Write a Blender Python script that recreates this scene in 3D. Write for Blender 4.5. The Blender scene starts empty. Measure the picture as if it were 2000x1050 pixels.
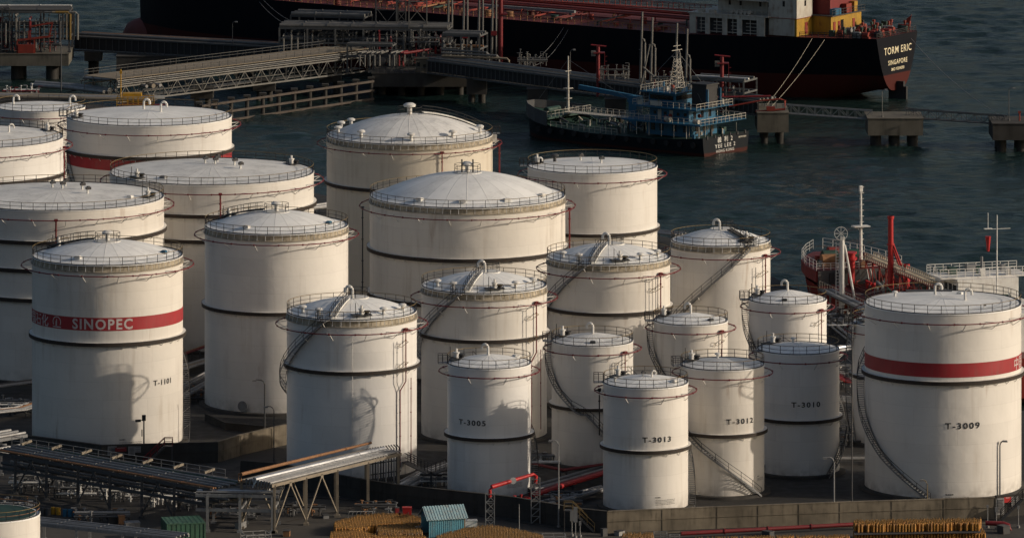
import bpy, math, random
from mathutils import Vector, Matrix
random.seed(7)
sc = bpy.context.scene
col = sc.collection
R_ = math.radians; PI = math.pi
sin, cos = math.sin, math.cos

# ------------------------------------------------------------------ camera
CAMH, FPX, YH = 154.0, 12700.0, -1360.0
cam_d = bpy.data.cameras.new('camera'); cam = bpy.data.objects.new('camera', cam_d); col.objects.link(cam)
cam.location = (0, 0, CAMH); cam.rotation_euler = (R_(90), 0, 0)
cam_d.sensor_width = 36; cam_d.lens = FPX / 2000 * 36
cam_d.shift_y = -(525 - YH) / 2000
cam_d.clip_start = 5; cam_d.clip_end = 30000
sc.camera = cam
# ------------------------------------------------------------------ light
SUN_EL, SUN_TH = 19.3, -7.5          # elevation, angle from +X (negative: towards the camera)
w = bpy.data.worlds.new('World'); sc.world = w; w.use_nodes = True
nt = w.node_tree; bg = nt.nodes['Background']
sky = nt.nodes.new('ShaderNodeTexSky'); sky.sky_type = 'NISHITA'; sky.sun_disc = False
sky.sun_elevation = R_(SUN_EL); sky.sun_rotation = R_(90 - SUN_TH)
sky.altitude = 100; sky.air_density = 1.0; sky.dust_density = 4.5; sky.ozone_density = 1.0
nt.links.new(sky.outputs[0], bg.inputs[0]); bg.inputs[1].default_value = 0.073
sd = bpy.data.lights.new('sun', 'SUN'); sun = bpy.data.objects.new('sun', sd); col.objects.link(sun)
sd.energy = 2.95; sd.angle = R_(0.6); sd.color = (1.0, 0.865, 0.70)
sv = Vector((cos(R_(SUN_TH)) * cos(R_(SUN_EL)), sin(R_(SUN_TH)) * cos(R_(SUN_EL)), sin(R_(SUN_EL))))
sun.rotation_euler = sv.to_track_quat('Z', 'Y').to_euler(); sun.location = (200, 700, 200)
sc.view_settings.view_transform = 'Standard'; sc.view_settings.look = 'None'
sc.view_settings.exposure = 0.0; sc.view_settings.gamma = 1.0

# ------------------------------------------------------------------ materials
class NT:
    def __init__(s, name):
        s.m = bpy.data.materials.new(name); s.m.use_nodes = True; s.t = s.m.node_tree
        s.b = s.t.nodes['Principled BSDF']; s.tc = None
    def n(s, typ, **kw):
        x = s.t.nodes.new(typ)
        for k, v in kw.items():
            if k.startswith('i_'):
                k = k[2:]; k = int(k) if k.isdigit() else k.replace('_', ' ')
                if hasattr(v, 'is_output'): s.t.links.new(v, x.inputs[k])
                else: x.inputs[k].default_value = v
            else: setattr(x, k, v)
        return x
    def co(s):
        if not s.tc: s.tc = s.n('ShaderNodeTexCoord')
        return s.tc.outputs['Object']
    def math(s, op, a, b=0.0, c=None):
        kw = {'i_0': a, 'i_1': b}
        if c is not None: kw['i_2'] = c
        return s.n('ShaderNodeMath', operation=op, **kw).outputs[0]
    def noise(s, scale, detail=4, vec=None, rough=0.55):
        return s.n('ShaderNodeTexNoise', i_Vector=vec or s.co(), i_Scale=scale, i_Detail=detail, i_Roughness=rough).outputs['Fac']
    def mapp(s, sc_=(1, 1, 1), vec=None):
        return s.n('ShaderNodeMapping', i_Vector=vec or s.co(), i_Scale=sc_).outputs[0]
    def ramp(s, f, lo, hi, a=0.0, b=1.0):
        return s.n('ShaderNodeMapRange', i_0=f, i_1=lo, i_2=hi, i_3=a, i_4=b).outputs[0]
    def mix(s, f, a, b):
        x = s.n('ShaderNodeMix', data_type='RGBA')
        for i, v in ((0, f), (6, a), (7, b)):
            if hasattr(v, 'is_output'): s.t.links.new(v, x.inputs[i])
            else: x.inputs[i].default_value = (*v, 1) if i else v
        return x.outputs[2]
    def setc(s, c):
        if hasattr(c, 'is_output'): s.t.links.new(c, s.b.inputs['Base Color'])
        else: s.b.inputs['Base Color'].default_value = (*c, 1)
    def rough(s, v):
        if hasattr(v, 'is_output'): s.t.links.new(v, s.b.inputs['Roughness'])
        else: s.b.inputs['Roughness'].default_value = v
    def bump(s, h, strength=0.3, dist=0.05):
        x = s.n('ShaderNodeBump', i_Height=h, i_Strength=strength, i_Distance=dist)
        s.t.links.new(x.outputs[0], s.b.inputs['Normal'])
MATS = {}
def paint(name, c, dirt=(0.06, 0.045, 0.035), amt=0.35, rough=0.55, metal=0.0, scale=0.9, streak=True, var=0.12, spec=0.4):
    """painted or bare surface with blotchy grime and vertical run-off streaks"""
    t = NT(name)
    n1 = t.noise(scale, 6)
    n2 = t.noise(1.0, 5, t.mapp((scale * 3, scale * 3, scale * 0.25))) if streak else t.noise(scale * 4, 4)
    f = t.math('MULTIPLY', t.ramp(n1, 0.38, 0.75), t.ramp(n2, 0.40, 0.72))
    f = t.math('MULTIPLY', f, min(amt * 2.2, 1.0))
    lo = tuple(x * (1 - var) for x in c); hi = tuple(min(x * (1 + var), 1) for x in c)
    base = t.mix(t.ramp(t.noise(scale * 0.35, 3), 0.3, 0.7), lo, hi)
    t.setc(t.mix(f, base, dirt)); t.rough(t.ramp(n1, 0.2, 0.8, rough - 0.1, min(rough + 0.15, 1)))
    t.b.inputs['Metallic'].default_value = metal; t.b.inputs['Specular IOR Level'].default_value = spec
    t.bump(t.noise(scale * 9, 3), 0.15, 0.02)
    MATS[name] = t.m; return t.m

def shell_mat(name, dirt, cyl=True, c0=(0.73, 0.70, 0.655), seed=0.0):
    t = NT(name); sp = t.n('ShaderNodeSeparateXYZ', i_0=t.co())
    x, y, z = sp.outputs
    ang = t.math('ARCTAN2', x, y); r = t.math('SQRT', t.math('ADD', t.math('MULTIPLY', x, x), t.math('MULTIPLY', y, y)))
    u = t.math('MULTIPLY', ang, r)
    oi = t.n('ShaderNodeObjectInfo').outputs['Random']
    uv = t.n('ShaderNodeCombineXYZ', i_0=u, i_1=z, i_2=t.math('MULTIPLY', oi, 90.0)).outputs[0]
    # plates: courses 2.4 m high, 8 m long, staggered
    row = t.math('FLOOR', t.math('DIVIDE', z, 2.4))
    us = t.math('ADD', u, t.math('MULTIPLY', row, 2.9))
    fz = t.math('FRACT', t.math('DIVIDE', z, 2.4)); fu = t.math('FRACT', t.math('DIVIDE', us, 7.9))
    dz = t.math('MULTIPLY', t.math('MINIMUM', fz, t.math('SUBTRACT', 1.0, fz)), 2.4)
    du = t.math('MULTIPLY', t.math('MINIMUM', fu, t.math('SUBTRACT', 1.0, fu)), 7.9)
    seam = t.math('MINIMUM', dz, du)
    sm = t.ramp(seam, 0.015, 0.06, 1.0, 0.0)
    plate = t.n('ShaderNodeTexWhiteNoise', noise_dimensions='2D',
                i_Vector=t.n('ShaderNodeCombineXYZ', i_0=t.math('FLOOR', t.math('DIVIDE', us, 7.9)), i_1=row).outputs[0]).outputs[0]
    c1 = tuple(v * 0.93 for v in c0)
    base = t.mix(plate, c0, c1)
    big = t.noise(0.16, 5, uv)
    base = t.mix(t.math('MULTIPLY', t.ramp(big, 0.45, 0.75), 0.35), base, tuple(v * 0.72 for v in c0))
    st = t.noise(1.0, 6, t.mapp((1.1, 0.07, 1), uv), 0.6)
    st2 = t.noise(1.0, 4, t.mapp((0.22, 0.12, 1), uv))
    f = t.math('MULTIPLY', t.ramp(st, 0.50, 0.78), t.ramp(st2, 0.42, 0.7))
    base = t.mix(t.math('MULTIPLY', f, dirt), base, (0.28, 0.20, 0.12))
    rs = t.math('MULTIPLY', t.ramp(t.noise(1.0, 5, t.mapp((0.9, 0.10, 1), uv), 0.65), 0.60, 0.74), t.ramp(t.noise(0.09, 2, uv), 0.5, 0.62))
    base = t.mix(t.math('MULTIPLY', rs, 0.45), base, (0.26, 0.14, 0.07))
    # splash grime by the ground
    g = t.math('MULTIPLY', t.ramp(z, 0.0, 2.2, 1.0, 0.0), t.ramp(t.noise(0.8, 5, uv), 0.35, 0.65))
    base = t.mix(t.math('MULTIPLY', g, 0.55), base, (0.12, 0.10, 0.08))
    base = t.mix(t.math('MULTIPLY', sm, 0.12), base, (0.32, 0.29, 0.25))
    t.setc(base); t.rough(0.55); t.b.inputs['Specular IOR Level'].default_value = 0.3
    h = t.math('ADD', t.math('MULTIPLY', sm, -0.12), t.math('MULTIPLY', t.noise(0.55, 2, uv), 1.3))
    t.bump(h, 0.32, 0.10)
    MATS[name] = t.m; return t.m
def roof_mat(name, n=24, c=(0.90, 0.90, 0.88), dirt=0.45):
    t = NT(name); sp = t.n('ShaderNodeSeparateXYZ', i_0=t.co()); x, y, z = sp.outputs
    ang = t.math('ARCTAN2', x, y); r = t.math('SQRT', t.math('ADD', t.math('MULTIPLY', x, x), t.math('MULTIPLY', y, y)))
    fa = t.math('FRACT', t.math('MULTIPLY', t.math('ADD', ang, PI), n / (2 * PI)))
    d = t.math('MULTIPLY', t.math('MULTIPLY', t.math('MINIMUM', fa, t.math('SUBTRACT', 1.0, fa)), 2 * PI / n), r)
    sm = t.ramp(d, 0.02, 0.09, 1.0, 0.0)
    sector = t.n('ShaderNodeTexWhiteNoise', noise_dimensions='1D', i_W=t.math('FLOOR', t.math('MULTIPLY', t.math('ADD', ang, PI), n / (2 * PI)))).outputs[0]
    base = t.mix(sector, c, tuple(v * 0.9 for v in c))
    n1 = t.noise(0.35, 6); n2 = t.noise(2.2, 5)
    base = t.mix(t.math('MULTIPLY', t.math('MULTIPLY', t.ramp(n1, 0.42, 0.7), t.ramp(n2, 0.3, 0.7)), dirt), base, (0.30, 0.29, 0.28))
    base = t.mix(t.math('MULTIPLY', sm, 0.35), base, (0.35, 0.34, 0.33))
    t.setc(base); t.rough(0.45); t.b.inputs['Specular IOR Level'].default_value = 0.35
    t.bump(t.math('ADD', t.math('MULTIPLY', sm, 0.35), t.math('MULTIPLY', n1, 1.2)), 0.35, 0.15)
    MATS[name] = t.m; return t.m

M_shell = shell_mat('shell_paint', 0.48)
M_shells = [M_shell, shell_mat('shell_paint_warm', 0.65, c0=(0.72, 0.68, 0.62)), shell_mat('shell_paint_clean', 0.32, c0=(0.75, 0.73, 0.70)), shell_mat('shell_paint_weathered', 0.8, c0=(0.70, 0.67, 0.62))]
M_shell_old = shell_mat('shell_paint_stained', 0.85, c0=(0.66, 0.60, 0.50))
M_roof = roof_mat('roof_paint', 24)
M_roof_old = roof_mat('roof_paint_dirty', 36, (0.84, 0.83, 0.80), 0.8)
M_skirt = paint('dirty_skirt', (0.40, 0.35, 0.27), (0.045, 0.030, 0.02), 0.75, 0.8, scale=1.6, var=.3)
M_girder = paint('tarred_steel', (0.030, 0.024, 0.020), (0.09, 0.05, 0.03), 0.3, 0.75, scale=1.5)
M_rail = paint('dark_rail', (0.022, 0.022, 0.024), (0.08, 0.05, 0.03), 0.2, 0.6, scale=2)
M_railtop = paint('yellow_rail', (0.17, 0.12, 0.05), (0.10, 0.06, 0.03), 0.4, 0.6, scale=2)
M_redpipe = paint('red_pipe', (0.16, 0.012, 0.016), (0.05, 0.02, 0.015), 0.4, 0.5, scale=1.6)
M_brightred = paint('bright_red', (0.42, 0.018, 0.020), (0.10, 0.02, 0.015), 0.3, 0.45, scale=1.6)
M_band = paint('red_band', (0.32, 0.024, 0.030), (0.22, 0.06, 0.055), 0.7, 0.55, scale=0.7, var=0.16)
M_white = paint('white_steel', (0.68, 0.67, 0.64), (0.25, 0.17, 0.10), 0.3, 0.5, scale=1.4)
M_grey = paint('grey_steel', (0.20, 0.205, 0.21), (0.07, 0.05, 0.04), 0.4, 0.55, scale=1.2)
M_dgrey = paint('dark_steel', (0.055, 0.058, 0.062), (0.06, 0.035, 0.02), 0.4, 0.6, scale=1.2)
M_blkpaint = paint('black_lettering', (0.02, 0.02, 0.022), amt=0.1, rough=0.6)
M_letter = paint('white_lettering', (0.56, 0.51, 0.49), (0.36, 0.16, 0.15), 0.6, 0.6, scale=1.5)
M_cream = paint('cream_lettering', (0.72, 0.64, 0.44), (0.2, 0.15, 0.1), 0.25, 0.6, scale=3)
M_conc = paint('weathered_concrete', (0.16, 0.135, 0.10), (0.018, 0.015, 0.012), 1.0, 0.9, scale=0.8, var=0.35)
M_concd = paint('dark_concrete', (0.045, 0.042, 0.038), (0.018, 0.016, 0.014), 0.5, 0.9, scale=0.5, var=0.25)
M_blue = paint('blue_paint', (0.010, 0.10, 0.19), (0.05, 0.05, 0.05), 0.4, 0.5, scale=0.9)
M_shed = paint('pale_blue_sheet', (0.12, 0.33, 0.42), (0.20, 0.12, 0.07), 0.35, 0.5, scale=1.5)
M_shedroof = paint('pale_roof_sheet', (0.28, 0.42, 0.46), (0.25, 0.11, 0.05), 0.4, 0.5, scale=1.5)
M_green = paint('container_green', (0.045, 0.115, 0.075), (0.04, 0.03, 0.02), 0.4, 0.55, scale=0.9)
M_dkgreen = paint('deck_green', (0.016, 0.05, 0.038), (0.03, 0.02, 0.015), 0.4, 0.6, scale=0.9)
M_yellow = paint('yellow_paint', (0.46, 0.25, 0.02), (0.12, 0.06, 0.02), 0.4, 0.5, scale=0.9)
M_orange = paint('orange_bottle', (0.42, 0.17, 0.015), (0.10, 0.05, 0.02), 0.45, 0.5, scale=1.2, streak=False)
M_rust = paint('rusty_pipe', (0.26, 0.13, 0.06), (0.06, 0.03, 0.02), 0.5, 0.75, scale=1.0)
M_redship = paint('red_deck_paint', (0.115, 0.016, 0.014), (0.035, 0.018, 0.016), 0.5, 0.6, scale=0.3, streak=False, var=0.2)
M_shipred = paint('ship_red', (0.19, 0.020, 0.016), (0.06, 0.03, 0.02), 0.35, 0.55, scale=0.4)
M_glass = paint('dark_window', (0.012, 0.014, 0.016), amt=0.1, rough=0.15, spec=0.5)
M_alu = paint('bright_pipe_cladding', (0.55, 0.56, 0.58), (0.15, 0.13, 0.11), 0.25, 0.32, metal=0.7, scale=0.8)
M_duct = paint('dull_pipe_cladding', (0.27, 0.27, 0.27), (0.09, 0.07, 0.06), 0.4, 0.5, metal=0.25, scale=0.8)
M_beige = paint('beige_deck', (0.235, 0.20, 0.155), (0.08, 0.07, 0.055), 0.35, 0.85, scale=0.35, streak=False)
M_rope = paint('pale_rope', (0.42, 0.38, 0.31), amt=0.2, rough=0.9)
M_blackrubber = paint('black_rubber', (0.015, 0.015, 0.016), amt=0.1, rough=0.85)
M_jsteel = paint('jetty_steel', (0.085, 0.088, 0.09), (0.05, 0.035, 0.025), 0.4, 0.6, scale=1.0)  # this and next three: yard tones darkened to carry dimmer light at the jetty
M_jpipe = paint('jetty_pipe', (0.15, 0.145, 0.135), (0.06, 0.05, 0.04), 0.4, 0.5, scale=0.8)
M_jdeck = paint('jetty_deck', (0.20, 0.165, 0.12), (0.06, 0.055, 0.045), 0.4, 0.85, scale=0.35, streak=False)
M_jconc = paint('jetty_concrete', (0.11, 0.10, 0.08), (0.018, 0.016, 0.013), 1.0, 0.9, scale=0.5, var=0.25)
M_shipwhite = paint('ship_white', (0.44, 0.42, 0.37), (0.16, 0.08, 0.04), 0.5, 0.55, scale=0.7)  # white darkened so the colour carries the weaker sun on the ships
M_shipyellow = paint('ship_yellow', (0.34, 0.20, 0.02), (0.10, 0.05, 0.02), 0.5, 0.55, scale=0.9)
M_deckfit = paint('deck_orange_red', (0.22, 0.028, 0.016), (0.06, 0.02, 0.015), 0.4, 0.55, scale=0.9)
M_oldbeam = paint('old_timber_beam', (0.075, 0.060, 0.050), (0.03, 0.022, 0.018), 0.5, 0.85, scale=0.6)
M_jyellow = paint('faded_ochre_pipe', (0.20, 0.125, 0.03), (0.08, 0.05, 0.02), 0.4, 0.6, scale=1)
M_fred = paint('funnel_red', (0.16, 0.016, 0.018), (0.08, 0.02, 0.02), 0.4, 0.6, scale=0.5)
M_skin = paint('boiler_suit', (0.45, 0.10, 0.02), amt=0.1, rough=0.8)

def hull_mat(name, top, bot, zb, fade=0.12):
    t = NT(name); z = t.n('ShaderNodeSeparateXYZ', i_0=t.co()).outputs[2]
    zz = t.math('ADD', z, t.math('MULTIPLY', t.noise(0.3, 3), 0.10))
    n1 = t.noise(0.16, 6); st = t.noise(1.0, 5, t.mapp((0.6, 0.6, 0.07)))
    f = t.math('MULTIPLY', t.ramp(n1, 0.4, 0.7), t.ramp(st, 0.45, 0.75))
    a = t.mix(t.math('MULTIPLY', f, 0.4), top, (0.028, 0.020, 0.016))
    b = t.mix(t.math('MULTIPLY', f, 0.7), bot, (0.03, 0.022, 0.02))
    t.setc(t.mix(t.ramp(zz, zb - fade, zb + fade), b, a)); t.rough(0.6); t.b.inputs['Specular IOR Level'].default_value = 0.10
    t.bump(t.noise(0.22, 3, t.mapp((1, 1, .6))), 0.4, 0.25); MATS[name] = t.m; return t.m
def ground_mat():
    t = NT('yard_ground'); co = t.co()
    n1 = t.noise(0.05, 6); n2 = t.noise(0.6, 6); n3 = t.noise(9, 4)
    c = t.mix(t.ramp(n1, 0.35, 0.65), (0.011, 0.011, 0.011), (0.022, 0.020, 0.018))
    c = t.mix(t.math('MULTIPLY', t.ramp(n2, 0.45, 0.7), 0.5), c, (0.036, 0.031, 0.026))
    c = t.mix(t.math('MULTIPLY', t.ramp(n3, 0.4, 0.8), 0.3), c, (0.02, 0.018, 0.017))
    t.setc(c); t.rough(t.ramp(n2, 0.3, 0.7, 0.6, 0.95)); t.bump(t.math('ADD', n3, n2), 0.4, 0.03); return t.m
def road_mat():
    t = NT('worn_asphalt'); n1 = t.noise(0.12, 6); n2 = t.noise(1.1, 6); n3 = t.noise(14, 3)
    st = t.noise(1.0, 5, t.mapp((0.05, 0.9, 1)))
    c = t.mix(t.ramp(n1, 0.3, 0.7), (0.036, 0.033, 0.029), (0.062, 0.055, 0.047))
    c = t.mix(t.math('MULTIPLY', t.ramp(n2, 0.5, 0.7), 0.7), c, (0.030, 0.028, 0.026))
    c = t.mix(t.math('MULTIPLY', t.ramp(st, 0.5, 0.75), 0.5), c, (0.035, 0.032, 0.029))
    t.setc(c); t.rough(0.85); t.bump(n3, 0.3, 0.02); return t.m
def water_mat():
    t = NT('sea_water')
    w0 = t.noise(1.0, 4, t.mapp((0.016, 0.035, 1)), 0.55)
    w2 = t.noise(1.0, 5, t.mapp((0.30, 0.60, 1)), 0.62)
    big = t.noise(1.0, 4, t.mapp((0.006, 0.014, 1)), 0.5)
    t.setc(t.mix(t.ramp(big, 0.3, 0.7), (0.008, 0.018, 0.017), (0.013, 0.028, 0.026)))
    t.rough(t.ramp(w0, 0.35, 0.65, 0.07, 0.16)); t.b.inputs['IOR'].default_value = 1.33
    t.b.inputs['Specular IOR Level'].default_value = 0.33
    t.bump(w2, 0.8, 0.9); return t.m

# ------------------------------------------------------------------ mesh builder
class MB:
    def __init__(s): s.v = []; s.f = []; s.mi = []; s.cur = 0
    def add(s, vs, fs):
        o = len(s.v); s.v += [tuple(v) for v in vs]; s.f += [tuple(i + o for i in f) for f in fs]; s.mi += [s.cur] * len(fs); return s
    def box(s, c, d, rz=0.0, rot=None):
        hx, hy, hz = d[0] / 2, d[1] / 2, d[2] / 2
        vs = [Vector((x, y, z)) for z in (-hz, hz) for x, y in ((-hx, -hy), (hx, -hy), (hx, hy), (-hx, hy))]
        m = rot if rot is not None else Matrix.Rotation(rz, 3, 'Z')
        c = Vector(c); return s.add([m @ v + c for v in vs], [(3, 2, 1, 0), (4, 5, 6, 7), (0, 1, 5, 4), (1, 2, 6, 5), (2, 3, 7, 6), (3, 0, 4, 7)])
    def bx(s, x0, x1, y0, y1, z0, z1): return s.box(((x0 + x1) / 2, (y0 + y1) / 2, (z0 + z1) / 2), (abs(x1 - x0), abs(y1 - y0), abs(z1 - z0)))
    def beam(s, p, q, w_, h=None):
        p = Vector(p); q = Vector(q); d = q - p; L = d.length
        if L < 1e-6: return s
        d = d / L; up = Vector((0, 0, 1)) if abs(d.z) < 0.95 else Vector((0, 1, 0))
        a = d.cross(up).normalized(); b = a.cross(d); h = h or w_
        m = Matrix((d, a, b)).transposed()
        return s.box((p + q) / 2, (L, w_, h), rot=m)
    def tube(s, pts, r, n=8, closed=False, cap=True):
        pts = [Vector(p) for p in pts]; k = len(pts); vs = []; fs = []
        for i, p in enumerate(pts):
            a = pts[(i - 1) % k] if (closed or i > 0) else p
            b = pts[(i + 1) % k] if (closed or i < k - 1) else p
            d = (b - a); d = d.normalized() if d.length > 1e-9 else Vector((0, 0, 1))
            up = Vector((0, 0, 1)) if abs(d.z) < 0.9 else Vector((0, 1, 0))
            u = d.cross(up).normalized(); v = u.cross(d)
            rr = r[i] if isinstance(r, (list, tuple)) else r
            if not isinstance(r, (list, tuple)) and 0 < i < k - 1 or closed:   # mitre
                d1 = (p - a).normalized(); c_ = max(0.5, abs(d.dot(d1))); rr = rr / (c_ ** 0.5)
            vs += [p + (u * cos(2 * PI * j / n) + v * sin(2 * PI * j / n)) * rr for j in range(n)]
        for i in range(k if closed else k - 1):
            for j in range(n):
                i2 = (i + 1) % k; fs.append((i * n + j, i * n + (j + 1) % n, i2 * n + (j + 1) % n, i2 * n + j))
        if cap and not closed: fs.append(tuple(range(n))[::-1]); fs.append(tuple((k - 1) * n + j for j in range(n)))
        return s.add(vs, fs)
    def cyl(s, c, r, z0, z1, n=16, r2=None):
        r2 = r if r2 is None else r2; return s.lathe([(0, z0), (r, z0), (r2, z1), (0, z1)], n, c)
    def lathe(s, prof, n=48, c=(0, 0), a0=0.0, a1=2 * PI):
        full = abs(a1 - a0 - 2 * PI) < 1e-6; m = n if full else n + 1; vs = []; fs = []; idx = []
        for r, z in prof:
            if r < 1e-6: idx.append([len(vs)] * m); vs.append((c[0], c[1], z))
            else:
                idx.append(list(range(len(vs), len(vs) + m)))
                for i in range(m):
                    a = a0 + (a1 - a0) * i / n; vs.append((c[0] + r * sin(a), c[1] - r * cos(a), z))
        for k in range(len(prof) - 1):
            A, B = idx[k], idx[k + 1]
            for i in range(n):
                j = (i + 1) % m
                q = [A[i], A[j], B[j], B[i]]; q2 = []
                for t in q:
                    if t not in q2: q2.append(t)
                if len(q2) > 2: fs.append(tuple(q2))
        return s.add(vs, fs)
    def prism(s, poly, z0, z1):
        n = len(poly); vs = [(x, y, z0) for x, y in poly] + [(x, y, z1) for x, y in poly]
        return s.add(vs, [tuple(range(n))[::-1], tuple(range(n, 2 * n))] + [(i, (i + 1) % n, (i + 1) % n + n, i + n) for i in range(n)])
    def build(s, name, m, parent=None, smooth=False, world=False, label=None):
        if not s.v: return None
        me = bpy.data.meshes.new(name)
        vs = s.v
        if world and parent is not None:
            l = parent.location; vs = [(x - l.x, y - l.y, z - l.z) for x, y, z in vs]
        me.from_pydata(vs, [], s.f)
        for mm in (m if isinstance(m, (list, tuple)) else [m]): me.materials.append(mm)
        if isinstance(m, (list, tuple)): me.polygons.foreach_set('material_index', s.mi)
        if smooth:
            me.polygons.foreach_set('use_smooth', [True] * len(me.polygons))
            try: me.set_sharp_from_angle(angle=R_(40))
            except Exception: pass
        me.validate(); me.update()
        o = bpy.data.objects.new(name, me); col.objects.link(o)
        if parent is not None: o.parent = parent
        if label: o['label'] = label
        return o
def tag(o, label=None, cat=None, group=None, kind=None):
    if label: o['label'] = label
    if cat: o['category'] = cat
    if group: o['group'] = group
    if kind: o['kind'] = kind
    return o
def thing(name, label, cat, loc=(0, 0, 0), rz=0.0, group=None):
    o = bpy.data.objects.new(name, None); col.objects.link(o); o.location = loc; o.rotation_euler = (0, 0, rz)
    o.empty_display_size = 0.5
    return tag(o, label, cat, group)
def copy_tree(o, parent=None):
    c = o.copy(); col.objects.link(c)
    if parent: c.parent = parent
    for ch in list(o.children):
        if ch is not c: copy_tree(ch, c)
    return c
def P(px, py, z=0.0):
    """ground point (metres) that the survey of the photograph gives for a height z"""
    Y = (CAMH - z) * FPX / (py - YH); return Vector(((px - 1000) * Y / FPX, Y, z))
def PY(px, py, Y):
    return Vector(((px - 1000) * Y / FPX, Y, CAMH - (py - YH) * Y / FPX))
TXT = {}
def text_data(s, size, off=0.0, spacing=1.0):
    cu = bpy.data.curves.new('t', 'FONT'); cu.body = s; cu.size = size; cu.offset = off; cu.space_character = spacing
    cu.align_x = 'CENTER'; cu.align_y = 'CENTER'; cu.resolution_u = 3
    o = bpy.data.objects.new('t', cu); col.objects.link(o)
    dg = bpy.context.evaluated_depsgraph_get(); me = bpy.data.meshes.new_from_object(o.evaluated_get(dg))
    vs = [tuple(v.co) for v in me.vertices]; fs = [tuple(p.vertices) for p in me.polygons]
    bpy.data.objects.remove(o); bpy.data.curves.remove(cu); bpy.data.meshes.remove(me)
    xs = [v[0] for v in vs]; ys = [v[1] for v in vs]; cx = (min(xs) + max(xs)) / 2; cy = (min(ys) + max(ys)) / 2
    return [(x - cx, y - cy) for x, y, _ in vs], fs
def text_on(name, s, size, m, parent, origin, ux, uy, off=0.0, spacing=1.0, nrm=None):
    vs, fs = text_data(s, size, off, spacing); o = Vector(origin); ux = Vector(ux); uy = Vector(uy)
    mb = MB(); mb.add([o + ux * x + uy * y for x, y in vs], fs); return mb.build(name, m, parent)

def rail_run(mb, pts, h=1.1, step=2.0, r=0.035, mids=1, closed=False, posts=True, top=True):
    """posts and rails along a polyline; pts are at floor height"""
    pts = [Vector(p) for p in pts]
    if closed: pts = pts + [pts[0]]
    up = Vector((0, 0, h))
    for a, b in zip(pts[:-1], pts[1:]):
        if top: mb.beam(a + up, b + up, r * 2)
        for k in range(mids): mb.beam(a + up * ((k + 1) / (mids + 1)), b + up * ((k + 1) / (mids + 1)), r * 1.5)
        if posts:
            n = max(1, int(round((b - a).length / step)))
            for i in range(n): p = a.lerp(b, i / n); mb.beam(p, p + up, r * 2)
    if posts and not closed: mb.beam(pts[-1], pts[-1] + up, r * 2)
    return mb
def arc_pts(r, z, a0=0.0, a1=2 * PI, n=48, c=(0, 0)):
    return [Vector((c[0] + r * sin(a0 + (a1 - a0) * i / n), c[1] - r * cos(a0 + (a1 - a0) * i / n), z)) for i in range(n + (abs(a1 - a0 - 2 * PI) > 1e-6))]
#@@STRUCT
# ------------------------------------------------------------------ setting: water, land, road
WL = -5.0
def sheet(name, poly, z, m, sub=None):
    mb = MB(); mb.add([(x, y, z) for x, y in poly], [tuple(range(len(poly)))]); o = mb.build(name, m); o['kind'] = 'structure'; return o
import numpy as np
M_sea = water_mat()
sheet('sea_water', [(-9000, 300), (9000, 300), (9000, 24000), (-9000, 24000)], WL - .9, M_sea)
def waves():
    xs = np.arange(-152, 162, .72); ys = np.arange(900, 1580, .85); X, Y = np.meshgrid(xs, ys); rs = np.random.RandomState(4); Z = np.zeros_like(X)
    env = 0.75 + .35 * np.sin(X * .031 + 1.3 * np.sin(Y * .017)) * np.sin(Y * .023 + 1.1 * np.sin(X * .013 + 2))
    for k in range(64):
        lam = 2.8 * (5.4 ** rs.rand()); a = rs.normal(0, .50) + 1.45; kx, ky = 2 * np.pi / lam * np.cos(a), 2 * np.pi / lam * np.sin(a); ph = rs.rand() * 6.28
        w_ = np.sin(kx * X + ky * Y + ph + .9 * np.sin(X * .05 * rs.rand() + Y * .045 * rs.rand() + ph)); Z += .0047 * lam ** .95 * (w_ + .3 * w_ * w_)
    Z *= env; n, m = X.shape; me = bpy.data.meshes.new('harbour_water'); co = np.stack([X, Y, Z], -1).reshape(-1, 3).astype(np.float32)
    idx = np.arange(n * m).reshape(n, m); q = np.stack([idx[:-1, :-1], idx[:-1, 1:], idx[1:, 1:], idx[1:, :-1]], -1).reshape(-1).astype(np.int32); nf = (n - 1) * (m - 1)
    me.vertices.add(n * m); me.vertices.foreach_set('co', co.ravel()); me.loops.add(nf * 4); me.loops.foreach_set('vertex_index', q)
    me.polygons.add(nf); me.polygons.foreach_set('loop_start', np.arange(0, nf * 4, 4, dtype=np.int32)); me.polygons.foreach_set('loop_total', np.full(nf, 4, dtype=np.int32)); me.polygons.foreach_set('use_smooth', np.ones(nf, dtype=bool))
    me.update(); me.validate(); me.materials.append(M_sea); o = bpy.data.objects.new('harbour_water', me); col.objects.link(o); o.location.z = WL; o['kind'] = 'structure'
waves()
shore = [(-600, 1262), (-92, 1262), (-66, 1236), (-52, 1150), (-30, 1120), (8, 1096), (34, 1062), (47, 1004), (47.5, 985), (54, 962), (66, 922), (70, 905), (600, 880)]
land = MB(); land.prism([(-600, 200), (600, 200)] + shore[::-1], WL - 4, 0.0)
o = land.build('ground', ground_mat()); o['kind'] = 'structure'
def g2(px, py): p = P(px, py, 0); return (p.x, p.y)
sheet('road', [g2(*p) for p in ((-50, 1062), (-50, 1025), (500, 985), (760, 958), (1000, 1010), (1190, 1046), (1950, 1023), (2100, 1020), (2100, 1300), (-50, 1300))], 0.004, road_mat())
sheet('yard_path', [g2(*p) for p in ((300, 912), (420, 902), (560, 868), (600, 880), (480, 905), (420, 925), (330, 930))], 0.004, MATS.get('x') or road_mat())
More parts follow.
